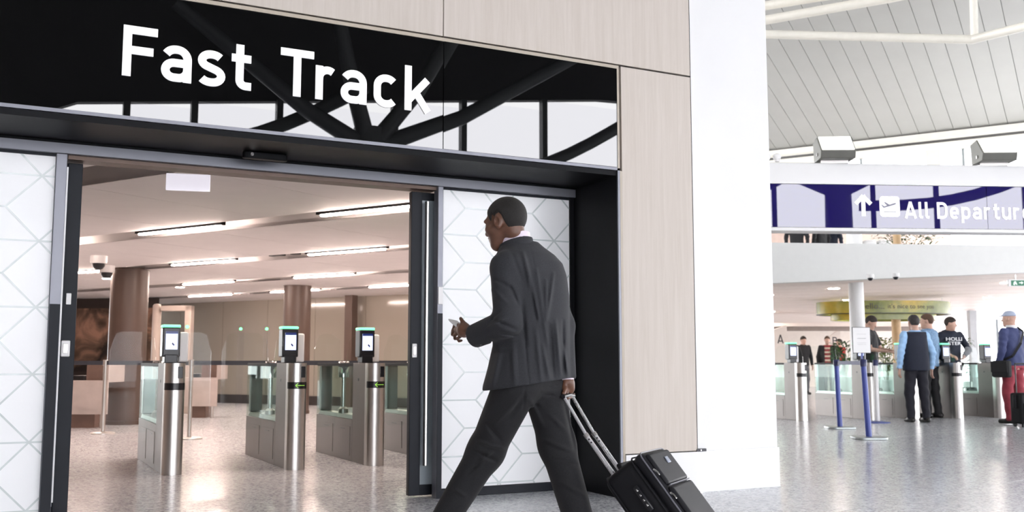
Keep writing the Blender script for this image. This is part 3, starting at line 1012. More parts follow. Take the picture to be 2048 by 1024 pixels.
# ================================================================== E-GATES
def make_gate(name):
    t = empty(name)
    t['category'] = 'turnstile'
    semi = [(0.083 * math.cos(a), -0.083 * math.sin(a)) for a in np.linspace(0, math.pi, 17)]
    fp = MB().prism([(x, y) for x, y in semi] + [(-0.083, 0.07), (0.083, 0.07)], 0.0, 0.945, 'z').build('front_post', STEEL, t, smooth=True)
    me = MB().prism([(x * 1.02, y * 1.02) for x, y in semi] + [(-0.0847, 0.02), (0.0847, 0.02)], 0.715, 0.775, 'z')
    disp = me.build('arrow_display', BLACK_PLASTIC, t, smooth=True)
    box('card_reader', BLACK_PLASTIC, t, 0.012, 0.052, -0.086, -0.06, 0.815, 0.915, bevel=0.004)
    box('side_body', STEEL_PANEL, t, -0.080, 0.080, 0.071, 0.44, 0.0, 0.945, bevel=0.003)
    box('sensor_eye', BLACK_PLASTIC, t, -0.083, -0.079, 0.26, 0.285, 0.775, 0.80)
    bc = box('base_cabinet', STEEL_PANEL, t, -0.080, 0.080, 0.441, 1.66, 0.0, 0.40, bevel=0.003)
    for y0, y1 in ((0.50, 1.02), (1.06, 1.60)):
        box('access_panel', STEEL_PANEL, bc, -0.083, -0.0795, y0, y1, 0.05, 0.33, bevel=0.001)
        box('access_slot', BLACK_PLASTIC, bc, -0.0845, -0.0825, y0 + 0.16, y0 + 0.30, 0.30, 0.306)
    ledge = MB().prism([(0.441, 0.401), (1.66, 0.401), (1.60, 0.44), (0.50, 0.44)], -0.06, 0.06, 'x').build('ledge', STEEL, t)
    box('top_rail', BLACK_METAL, t, -0.080, 0.080, 0.441, 1.66, 0.915, 0.945, bevel=0.003)
    for x in (-0.076, 0.076):
        box('side_glass', MATS['side_glass'], t, x - 0.003, x + 0.003, 0.441, 1.655, 0.402, 0.914)
    box('rear_post', mat('rear_post_grey', (0.20, 0.23, 0.23), 0.3, metal=0.6, var=0.05), t, -0.06, 0.06, 1.56, 1.65, 0.44, 0.914, bevel=0.01)
    MB().lathe([(0.055, 0.80), (0.055, 0.957), (0.05, 0.963)], 20, (0, 0.98)).build('motor_drum', CHROME, t, smooth=True)
    MB().lathe([(0.022, 0.44), (0.022, 0.80)], 14, (0, 0.98)).build('pivot_shaft', CHROME, t, smooth=True)
    MB().lathe([(0.05, 0.44), (0.05, 0.48), (0.03, 0.50)], 16, (0, 0.98)).build('pivot_base', STEEL, t, smooth=True)
    # kiosk
    box('kiosk_neck', BLACK_PLASTIC, t, -0.055, 0.055, 0.25, 0.38, 0.945, 1.02, bevel=0.006)
    kh = box('kiosk_head', BLACK_PLASTIC, t, -0.076, 0.076, 0.26, 0.40, 1.000, 1.262, bevel=0.010)
    sc = box('screen', SCREEN_BLUE, kh, -0.050, 0.052, 0.254, 0.262, 1.065, 1.225)
    box('screen_title', SCREEN_DARK, kh, -0.050, 0.052, 0.2530, 0.2545, 1.205, 1.227)
    MB().prism([(-0.03, 1.10), (0.018, 1.095), (0.03, 1.15), (0.0, 1.17), (-0.02, 1.14)], 0.2530, 0.2545, 'y').build('screen_picture', mat('screen_white', (0.9, 0.9, 0.95), 0.3, emit=(0.95, 0.93, 1.0), estr=1.3, var=0.02), kh)
    MB().prism([(0.0, 1.115), (0.018, 1.095), (0.026, 1.108), (0.008, 1.13)], 0.2515, 0.2532, 'y').build('screen_hand', SCREEN_DARK, kh)
    box('status_light', GREEN_LIGHT, t, -0.078, 0.078, 0.262, 0.40, 1.260, 1.286, bevel=0.010)
    hood = [(0.37, 0.955), (0.60, 0.955), (0.58, 1.12), (0.50, 1.20), (0.42, 1.225), (0.37, 1.22)]
    MB().prism(hood, 0.082, 0.165, 'x').build('scanner_hood', WHITE_PLASTIC, t, bevel=0.012, smooth=True)
    MB().prism([(0.585, 0.97), (0.605, 0.97), (0.598, 1.10), (0.578, 1.10)], 0.090, 0.158, 'x').build('hood_light', GREEN_LIGHT, t)
    MB().box(-0.02, 0.115, 0.395, 0.44, 0.97, 1.15).build('hood_bracket', WHITE_PLASTIC, t)
    return t


glass_mat('side_glass', (0.84, 0.90, 0.88), 0.10)


def add_wing(t, side, wdt):
    x0 = side * 0.03
    x1 = side * (0.08 + wdt)
    prof = [(x0, 0.30), (x1 - side * 0.05, 0.30), (x1, 0.36), (x1, 1.06), (x1 - side * 0.05, 1.22), (x1 - side * 0.10, 1.24), (x0 + side * 0.10, 1.24), (x0 + side * 0.02, 1.18), (x0, 1.0)]
    w_ = MB().prism(prof, 0.975, 0.985, 'y').build('wing_glass', WING, t)
    return w_


def add_arrow(t):
    ARW = mat('arrow_green_glow', (0.3, 0.8, 0.1), 0.4, emit=(0.55, 1.0, 0.12), estr=0.5, var=0.02)
    a = MB()
    a.bar((-0.035, -0.0885, 0.745), (0.045, -0.0885, 0.745), 0.003, 0.0045, (0, 0, 1))
    a.bar((-0.037, -0.0885, 0.745), (-0.014, -0.0885, 0.765), 0.003, 0.0045, (0, 0, 1))
    a.bar((-0.037, -0.0885, 0.745), (-0.014, -0.0885, 0.725), 0.003, 0.0045, (0, 0, 1))
    a.build('arrow', ARW, t)


proto = make_gate('egate')
proto.location = (1.386, 9.06, 0)
tag(proto, 'steel e-gate with a blank display, between the frosted door leaf and the belt post', 'turnstile', 'e-gates in the fast track room')
room_gates = [(2.436, 'steel e-gate with green arrow, directly before the brown round column'),
              (3.185, 'steel e-gate with green arrow, before the square brown pilaster'), (3.935, 'steel e-gate half hidden behind the sliding door leaf')]
gates = [proto]
for x, lab in room_gates:
    g = copy_tree(proto)
    g.location = (x, 8.99, 0)
    g['label'] = lab
    gates.append(g)
right = []
GA = math.radians(13.2)                                # right-hand gate bank points 13 degrees left of the camera's heading
gx, gy = az_dir(76.8), az_dir(-13.2)
G0 = C(4.775, 16.6)
rl = ['steel e-gate with lit kiosk beside the white pier', 'steel e-gate with kiosk behind the blue barrier posts', 'steel e-gate with kiosk beside the man in the navy vest',
      'steel e-gate with kiosk before the man in the printed hoodie', 'steel e-gate with kiosk beside the man in the cap']
off = [0.0, 1.27, 2.08, 2.93, 3.77]
for o_, lab in zip(off, rl):
    g = copy_tree(proto)
    g.location = (G0.x + gx.x * o_, G0.y + gx.y * o_, 0)
    g.rotation_euler = (0, 0, math.atan2(gx.y, gx.x))
    g['label'] = lab
    g['group'] = 'e-gates of the departures bank'
    right.append(g)
for g, l_, r_ in ((gates[0], 0.36, 0.40), (gates[1], 0.40, 0.24), (gates[2], 0.24, 0.24), (gates[3], 0.24, 0.3),
                  (right[0], 0.3, 0.50), (right[1], 0.50, 0.28), (right[2], 0.28, 0.29), (right[3], 0.29, 0.29), (right[4], 0.29, 0.3)):
    add_wing(g, -1, l_)
    add_wing(g, 1, r_)
for g in (gates[1], gates[2]):
    add_arrow(g)

# ================================================================== DEPARTURES SIDE
HR = empty('departures_header', C(3.186, 12.5), -YAW + math.radians(4.2), 'white header beam carrying the blue All Departures sign', 'header')
HX0, HX1 = -0.5, 5.6
hd = MB()
prof = [(-0.02, 3.205), (-0.02, 3.44), (0.0, 3.475), (0.10, 3.50), (0.34, 3.50), (0.38, 3.46), (0.38, 2.62), (0.04, 2.62), (0.04, 3.205)]
hd.prism(prof, HX0, HX1, 'x').build('beam', WHITE, HR, smooth=True)
box('bottom_strip', WHITE, HR, HX0, HX1, -0.03, 0.10, 2.600, 2.645, bevel=0.006)
box('support_post', WHITE, HR, HX0, HX0 + 0.3, 0.05, 0.35, 0, 2.62)
box('support_post', WHITE, HR, HX1 - 0.3, HX1, 0.05, 0.35, 0, 2.62)
ds = empty('departures_sign', HR.location + Vector((0, 0, 0)), HR.rotation_euler.z, 'glossy dark blue sign with white arrow, aeroplane symbol and All Departures lettering', 'sign')
box('panel', BLUE_SIGN, ds, 0.0, 2.92, -0.012, 0.035, 2.650, 3.200)
box('panel', BLUE_SIGN, ds, 2.925, HX1 - 0.2, -0.012, 0.035, 2.650, 3.200)
x = 1.825
for ch in 'All Departures':
    if ch == ' ':
        x += 0.075
        continue
    me, wd = letter_mesh(ch, 0.215, 0.004, wscale=0.97)
    link_mesh('letter', me, LETTER, ds, (x, -0.013, 2.775))
    x += wd + 0.030
ar = MB()
for p, q in (((1.285, 2.80), (1.285, 3.04)), ((1.287, 3.06), (1.185, 2.955)), ((1.283, 3.06), (1.385, 2.955))):
    ar.bar((p[0], -0.014, p[1]), (q[0], -0.014, q[1]), 0.004, 0.052, (0, 0, 1)) if abs(p[0] - q[0]) > 0.01 else ar.box(p[0] - 0.026, p[0] + 0.026, -0.016, -0.012, p[1], q[1])
ar.build('arrow', LETTER, ds)
rr = [(1.63 + sx * 0.09 + 0.042 * math.cos(a), 2.925 + sz * 0.09 + 0.042 * math.sin(a)) for sx, sz, a0 in ((1, 1, 0), (-1, 1, 90), (-1, -1, 180), (1, -1, 270)) for a in [math.radians(a0 + 15 * k) for k in range(7)]]
MB().prism(rr, -0.017, -0.012, 'y').build('symbol_tile', LETTER, ds)
pln = MB()
ca, sa = math.cos(0.30), math.sin(0.30)


def pr(pts):
    return [(1.63 + a * ca - b * sa, 2.94 + a * sa + b * ca) for a, b in pts]


pln.prism(pr([(-0.09, -0.008), (0.07, -0.010), (0.095, 0.002), (0.07, 0.012), (-0.085, 0.010)]), -0.0195, -0.0165, 'y')
pln.prism(pr([(0.01, 0.0), (-0.045, 0.06), (-0.06, 0.06), (-0.03, 0.0)]), -0.0195, -0.0165, 'y')
pln.prism(pr([(-0.07, 0.005), (-0.095, 0.04), (-0.105, 0.04), (-0.092, 0.0)]), -0.0195, -0.0165, 'y')
pln.prism([(1.55, 2.853), (1.71, 2.853), (1.71, 2.861), (1.55, 2.861)], -0.0195, -0.0165, 'y')
pln.build('aeroplane_symbol', mat('symbol_grey', (0.20, 0.20, 0.26), 0.4, var=0.05), ds)


def floodlight(x, label):
    p = HR.matrix_basis @ Vector((x, 0.10, 3.50))
    t = empty('floodlight', p, HR.rotation_euler.z - 0.12, label, 'floodlight', None)
    prof = [(-0.20, 0.02), (0.12, 0.02), (0.20, 0.10), (0.06, 0.30), (0.01, 0.30), (-0.24, 0.14)]
    HOUS = mat('floodlight_grey', (0.13, 0.13, 0.115), 0.45, metal=0.3, var=0.08)
    MB().prism([(-0.17, 0.03), (0.16, 0.03), (0.18, 0.30), (-0.02, 0.33), (-0.205, 0.125)], 0.0, 0.44, 'x').build('housing', HOUS, t, bevel=0.008, smooth=True)
    lens = MB()
    lens.add([(0.02, -0.212, 0.132), (0.42, -0.212, 0.132), (0.42, -0.03, 0.334), (0.02, -0.03, 0.334), (0.02, -0.196, 0.130), (0.42, -0.196, 0.130), (0.42, -0.016, 0.324), (0.02, -0.016, 0.324)],
             [(0, 1, 2, 3), (7, 6, 5, 4), (0, 4, 5, 1), (1, 5, 6, 2), (2, 6, 7, 3), (3, 7, 4, 0)])
    lens.build('lens', mat('floodlight_lens', (0.95, 0.95, 0.92), 0.2, emit=(1.0, 0.98, 0.9), estr=5.0, var=0.01), t)
    box('bracket', STEEL, t, 0.05, 0.39, -0.02, 0.02, -0.01, 0.035)
    box('hinge_bolt', CHROME, t, -0.012, 0.0, -0.05, -0.01, 0.08, 0.12)
    return t


floodlight(0.745, 'wedge shaped floodlight on the header above the white arrow')
floodlight(2.875, 'wedge shaped floodlight on the header above the lettering')
for x in (0.07, 0.205):
    p = HR.matrix_basis @ Vector((x, 0.06, 3.50))
    t = empty('ball_camera', p, -YAW, 'small white ball camera on top of the header beside the pier', 'camera', 'ball cameras on the header')
    MB().lathe([(0.03, 0), (0.03, 0.03)], 14).build('foot', WHITE_PLASTIC, t)
    MB().lathe([(0.012, 0.02), (0.04, 0.03), (0.052, 0.06), (0.045, 0.09), (0.02, 0.105), (0.004, 0.108)], 16).build('ball', WHITE_PLASTIC, t, smooth=True)

# mezzanine: fascia, soffit planks, deck, back wall
FASC = mat('grey_white_fascia', (0.74, 0.745, 0.73), 0.5, var=0.015)
mz = struct(empty('mezzanine', C(0, 0), -YAW), 'pale grey mezzanine edge above the e-gate bank')


def zb(R_):
    return 2.447 + 0.0425 * (R_ - 4.83)


def zt(R_):
    return 3.233 - 0.0118 * (R_ - 4.85)


MB().prism([(3.0, zb(3)), (17, zb(17)), (17, zt(17)), (3.0, zt(3))], 19.0, 19.2, 'y').build('fascia', FASC, mz)
SOF = mat('warm_white_soffit', (0.86, 0.76, 0.70), 0.5, var=0.02)
ww = 1.05
for k in range(20):
    f0 = 19.21 + k * ww

    def zz(R_, f):
        a = max(0.0, 1 - (f - 19) / 12.0)
        return 2.50 + (zb(R_) - 2.50 + 0.012) * a
    f1 = f0 + ww - 0.06
    pts = [(3.0, f0, zz(3, f0)), (17.5, f0, zz(17.5, f0)), (17.5, f1, zz(17.5, f1)), (3.0, f1, zz(3, f1))]
    MB().add(*slab(pts, 0.02)).build('plank', SOF, mz)
MB().add(*slab([(3, 19.2, 3.0), (17.5, 19.2, 3.0), (17.5, 41, 3.0), (3, 41, 3.0)], 0.1)).build('deck', FASC, mz)
dpl = struct(empty('wall_far', C(0, 0), -YAW), 'back wall of the check-in hall')
box('lower_wall', mat('far_wall_cream', (0.68, 0.62, 0.56), 0.6, var=0.03), dpl, 3, 17.2, 40.0, 40.2, 0, 2.9)
box('upper_wall', mat('far_wall_pink', (0.60, 0.46, 0.40), 0.6, var=0.05), dpl, 4.0, 14.6, 33.0, 33.2, 3.1, 6.2)
box('upper_ceiling', FASC, dpl, 3, 15, 30.5, 36, 6.2, 6.3)
box('bulkhead', mat('bulkhead_taupe', (0.34, 0.28, 0.25), 0.6, var=0.05), dpl, 3, 13, 31.2, 31.4, 1.93, 2.06)
box('bulkhead_edge', SOF, dpl, 3, 12.5, 30.9, 31.2, 2.06, 2.16)
box('post', mat('far_grey_post', (0.42, 0.44, 0.46), 0.5, var=0.05), dpl, 13.72, 13.93, 30.0, 30.2, 0, 2.5)
for R_, f_, z_ in ((16.2, 33.2, 4.2),):
    box('mullion', MULL, dpl, R_ - 0.08, R_ + 0.6, f_, f_ + 0.1, z_, z_ + 0.5)
wr = struct(empty('window_4', C(0, 0), -YAW), 'bright far windows of the check-in hall')
for R_ in (17.4, 19.4, 21.4, 23.4):
    box('pane', CLEAR, wr, R_, R_ + 1.9, 40.0, 40.02, 0, 2.9)
    box('mullion', MULL, wr, R_ - 0.08, R_, 39.96, 40.06, 0, 2.9)

c = C(6.895, 20.0)
round_column('white_column', (c.x, c.y, 0), 0.145, 4.5, WHITE, 'slim white round column rising behind the e-gate bank')
c = C(9.55, 24.9)
round_column('tan_column', (c.x, c.y, 0), 0.11, 2.45, mat('tan_column_paint', (0.48, 0.32, 0.17), 0.5, var=0.08), 'slim tan round column under the green ring sign')
for px in (1741, 1792):
    p = CP(px, 566, 18.2)
    dome_camera((p.x, p.y, zb((px - 1024) / 2011 * 18.2) + 0.03), 'white dome camera under the mezzanine edge', 'dome cameras under the mezzanine', 0.9)
# downlights under the mezzanine
DL = mat('downlight_glow', (1, 0.95, 0.9), 0.5, emit=(1.0, 0.86, 0.74), estr=110.0, var=0.01)
for R_, f_ in ((6.9, 21.4), (7.9, 30.5), (5.9, 23.0), (10.6, 21.4), (8.6, 25.6), (12.2, 25.6), (10.9, 29.8), (6.0, 28.0), (14.5, 22.2), (13.6, 31), (8.4, 34), (12, 35)):
    zl = 2.50 + (zb(R_) - 2.50 + 0.012) * max(0.0, 1 - (f_ - 19) / 12.0)
    p = C(R_, f_, zl - 0.004)
    t = empty('ceiling_downlight', p, 0, 'small round downlight in the plank soffit', 'downlight', 'downlights under the mezzanine')
    MB().lathe([(0.135, -0.008), (0.135, 0.002)], 18).build('ring', WHITE_PLASTIC, t)
    MB().lathe([(0.115, -0.014), (0.115, -0.007)], 18).build('diffuser', DL, t)

# ring sign
m, nt_, b = nt('ring_sign_print')
tc = nt_.nodes.new('ShaderNodeTexCoord')
n = nt_.nodes.new('ShaderNodeTexNoise')
n.inputs['Scale'].default_value = 1.3
n.inputs['Detail'].default_value = 5
r = nt_.nodes.new('ShaderNodeValToRGB')
r.color_ramp.elements[0].position = 0.3
r.color_ramp.elements[0].color = (0.10, 0.13, 0.02, 1)
r.color_ramp.elements[1].position = 0.7
r.color_ramp.elements[1].color = (0.62, 0.42, 0.05, 1)
e = r.color_ramp.elements.new(0.5)
e.color = (0.24, 0.26, 0.05, 1)
nt_.links.new(tc.outputs['Object'], n.inputs[0])
nt_.links.new(n.outputs[0], r.inputs[0])
nt_.links.new(r.outputs[0], b.inputs['Base Color'])
b.inputs['Roughness'].default_value = 0.25
RS = empty('ring_sign', C(9.35, 25.2, 0), -YAW, 'hanging green and gold ring sign with a greeting, above the far queue', 'sign')
rad = 1.66
N = 64
for nm, r0, r1, z0, z1, mm in (('band', rad, rad - 0.03, 2.155, 2.455, m), ('edge', rad + 0.01, rad - 0.05, 2.135, 2.155, mat('ring_dark_edge', (0.03, 0.03, 0.015), 0.4, var=0.1)),
                               ('reflection_band', rad - 0.35, rad - 0.38, 2.00, 2.20, m)):  # lower band models the greenish reflection beneath the ring as solid geometry
    v, f = [], []
    for i in range(N):
        a = 2 * math.pi * i / N
        for rr_, z_ in ((r0, z0), (r0, z1), (r1, z1), (r1, z0)):
            v.append((rr_ * math.cos(a), 0.55 * rr_ * math.sin(a), z_))
    for i in range(N):
        j = (i + 1) % N
        for k in range(4):
            l_ = (k + 1) % 4
            f.append((i * 4 + k, j * 4 + k, j * 4 + l_, i * 4 + l_))
    MB().add(v, f).build(nm, mm, RS, smooth=True)
for a in (40, 140, 220, 320):
    ra = math.radians(a)
    MB().tube([(rad * 0.98 * math.cos(ra), 0.54 * rad * math.sin(ra), 2.44), (rad * 0.98 * math.cos(ra), 0.54 * rad * math.sin(ra), 2.55)], 0.006, 6).build('hanger', STEEL, RS)
RT = mat('ring_text_dark', (0.06, 0.05, 0.02), 0.5, var=0.05)
RT2 = mat('ring_text_pale', (0.75, 0.62, 0.35), 0.5, var=0.05)


def ring_text(txt, size, a0, mm, z):
    me = text_mesh(txt, size, 0.002)
    xs_ = [v_.co.x for v_ in me.vertices]
    for v_ in me.vertices:
        a = math.radians(a0) + v_.co.x / rad / 0.9
        z_ = v_.co.y
        rr_ = rad + 0.004 + v_.co.z
        v_.co = (rr_ * math.cos(a), 0.55 * rr_ * math.sin(a), z + z_)
    return link_mesh('lettering', me, mm, RS)


ring_text('Hello...', 0.20, 249, RT, 2.25)
ring_text("it's nice to see you", 0.15, 284, RT, 2.26)

# zone panels A and B
ZP = mat('zone_panel_cream', (0.74, 0.66, 0.60), 0.5, var=0.02)
ZT = mat('zone_letter_dark', (0.05, 0.045, 0.045), 0.5, var=0.05)
for px, py, D, wd, hgt, ch, lab in ((1556, 722, 29.0, 0.62, 2.02, 'A', 'tall cream zone panel with a dark letter A'), (1670, 722, 31.5, 0.44, 1.98, 'B', 'cream zone panel with a dark letter B')):
    p = CP(px, py, D)
    t = empty('zone_panel', (p.x, p.y, 0), -YAW + math.radians(8), lab, 'sign')
    poly = [(-wd / 2 - 0.1, 0), (wd / 2 + 0.06, 0), (wd / 2 - 0.02, hgt), (-wd / 2 + 0.22, hgt - 0.12), (-wd / 2, hgt - 0.3)]
    MB().prism(poly, 0, 0.12, 'y').build('panel', ZP, t)
    me, w_ = letter_mesh(ch, 0.25, 0.004, hw=0.07)
    link_mesh('letter', me, ZT, t, (0.0 if ch == 'A' else -0.06, -0.002, 1.50))

# exit sign
p = CP(2034, 566, 17.6)
t = empty('exit_sign', p, -YAW, 'hanging white exit box with a green running figure and arrow panel', 'sign')
box('box', WHITE_PLASTIC, t, -0.16, 0.2, -0.03, 0.03, -0.06, 0.06, bevel=0.006)
box('green_panel', mat('exit_green', (0.01, 0.10, 0.05), 0.4, emit=(0.02, 0.16, 0.08), estr=0.5, var=0.05), t, -0.12, 0.12, -0.034, -0.03, -0.05, 0.045)
pw = mat('exit_white', (0.8, 0.9, 0.85), 0.4, emit=(0.7, 0.9, 0.8), estr=0.5, var=0.02)
ex = MB()
ex.prism([(-0.085, -0.03), (-0.06, -0.04), (-0.045, -0.005), (-0.03, -0.035), (-0.015, -0.03), (-0.03, 0.005), (-0.04, 0.03), (-0.07, 0.02), (-0.075, 0.0)], -0.037, -0.034, 'y')
ex.prism([(0.02, -0.005), (0.06, -0.005), (0.06, -0.025), (0.095, 0.0), (0.06, 0.025), (0.06, 0.008), (0.02, 0.008)], -0.037, -0.034, 'y')
ex.build('pictogram', pw, t)
box('hanger', STEEL, t, -0.03, -0.015, -0.008, 0.008, 0.06, 0.15)

# blue barrier posts, belts and the notice
GREYB = mat('base_grey_metal', (0.33, 0.36, 0.36), 0.35, metal=0.7, var=0.06)
P1, P2, P3 = C(4.458, 12.66), C(4.748, 14.658), C(5.80, 16.05)


def blue_post(p, label, flat, lean):
    t = empty('blue_belt_post', (p.x, p.y, 0), -YAW, label, 'barrier post', 'blue belt posts of the departures queue')
    if flat:
        MB().prism([(0.20 * math.copysign(abs(math.cos(a)) ** 0.5, math.cos(a)), 0.20 * math.copysign(abs(math.sin(a)) ** 0.5, math.sin(a))) for a in np.linspace(0, 2 * math.pi, 40, endpoint=False)], 0, 0.03, 'z').build('base', GREYB, t, bevel=0.006, smooth=True)
    else:
        MB().lathe([(0.19, 0), (0.19, 0.012), (0.05, 0.03)], 28).build('base', BLUE_POST, t, smooth=True)
    MB().tube([(0, 0, 0.03), (lean, 0, 0.92)], [0.038, 0.034], 16).build('post', BLUE_POST if flat else WHITE_PLASTIC, t, smooth=True)
    MB().lathe([(0.042, 0.90), (0.044, 0.98), (0.036, 0.99)], 18, (lean, 0)).build('belt_head', mat('belt_head_navy', (0.02, 0.025, 0.10), 0.4, var=0.1), t, smooth=True)
    return t


b1 = blue_post(P1, 'blue belt post holding a framed paper notice', True, -0.035)
b2 = blue_post(P2, 'blue belt post with bare top next to the belt', True, -0.02)
b3 = blue_post(P3, 'white belt post on a flat blue disc before the e-gates', False, 0.0)
belt(C(4.43, 12.66), C(4.73, 14.658), 0.945, 'navy belt strip between the two blue posts', mat('navy_belt', (0.03, 0.04, 0.16), 0.6, var=0.1), 0.05)
t = empty('notice_frame', C(4.408, 12.66, 0.995), -YAW, 'white paper notice in a thin black frame on a blue post', 'notice')
box('frame', BLACK_PLASTIC, t, -0.115, 0.115, -0.008, 0.008, 0.07, 0.40, bevel=0.003)
nb = box('paper', mat('paper_white', (0.88, 0.88, 0.88), 0.6, var=0.01), t, -0.108, 0.108, -0.0095, -0.007, 0.077, 0.393)
for z_, w_, hh in ((0.255, 0.055, 0.004), (0.31, 0.06, 0.0015), (0.20, 0.06, 0.0015), (0.18, 0.055, 0.0015)):
    box('print_line', mat('print_grey', (0.25, 0.25, 0.26), 0.6, var=0.05), nb, -w_, w_, -0.0105, -0.0094, z_, z_ + hh)
box('stem', BLUE_POST, t, -0.012, 0.012, -0.006, 0.006, 0.0, 0.072)


# ================================================================== implicit-surface modelling (people, cloth)
def cap(P, a, b, ra, rb):
    a, b = np.asarray(a, np.float32), np.asarray(b, np.float32)
    ab = b - a
    t = np.clip(((P - a) @ ab) / max(1e-9, float(ab @ ab)), 0, 1)
    return np.linalg.norm(P - (a + t[:, None] * ab), axis=1) - (ra + (rb - ra) * t)


def ecap(P, a, b, ra, rb, axis, sc):
    """tapered capsule squashed by 1/sc along 'axis' (sc > 1: thinner)"""
    ax = np.asarray(axis, np.float32)
    ax = ax / np.linalg.norm(ax)
    a, b = np.asarray(a, np.float32), np.asarray(b, np.float32)
    ab = b - a
    t = np.clip(((P - a) @ ab) / max(1e-9, float(ab @ ab)), 0, 1)
    d = P - (a + t[:, None] * ab)
    c = d @ ax
    d2 = np.maximum(0, (d * d).sum(1) - c * c) + (c * sc) ** 2
    return np.sqrt(d2) - (ra + (rb - ra) * t)


def ell(P, c, rad, rot=None):
    q = P - np.asarray(c, np.float32)
    if rot is not None:
        q = q @ np.asarray(rot, np.float32).T          # rows of rot are the ellipsoid's axes
    rad = np.asarray(rad, np.float32)
    k = np.linalg.norm(q / rad, axis=1)
    return (k - 1) * float(rad.min())


def smin(a, b, k):
    h = np.clip(0.5 + 0.5 * (b - a) / k, 0, 1)
    return b * (1 - h) + a * h - k * h * (1 - h)


def smax(a, b, k):
    return -smin(-a, -b, k)


def plane(P, p, n):
    """positive on the side n points to"""
    n = np.asarray(n, np.float32)
    n = n / np.linalg.norm(n)
    return (P - np.asarray(p, np.float32)) @ n


def loft_z(P, levels, ang=0.0, e=2.4):
    """stack of super-ellipses: levels (z, cx, cy, half width, half depth), width axis turned by ang"""
    L = np.array(levels, np.float32)
    z = P[:, 2]
    cx, cy, a, b = (np.interp(z, L[:, 0], L[:, k]) for k in (1, 2, 3, 4))
    ca, sa = math.cos(ang), math.sin(ang)
    x, y = P[:, 0] - cx, P[:, 1] - cy
    u, v = x * ca + y * sa, -x * sa + y * ca
    k = (np.abs(u / a) ** e + np.abs(v / b) ** e) ** (1 / e)
    d = (k - 1) * np.minimum(a, b)
    return np.maximum(d, np.maximum(L[0, 0] - z, z - L[-1, 0]))


def ridge2(P, a, b, wdt, amp, ia=0, ib=2):
    """a soft fold along a segment, measured in two of the three axes"""
    a, b = np.asarray(a, np.float32), np.asarray(b, np.float32)
    Q = P[:, [ia, ib]]
    ab = b - a
    t = np.clip(((Q - a) @ ab) / float(ab @ ab), 0, 1)
    d = np.linalg.norm(Q - (a + t[:, None] * ab), axis=1)
    return amp * np.exp(-(d / wdt) ** 2) * np.sin(np.pi * np.clip(t * 0.9 + 0.05, 0, 1)) ** 0.5


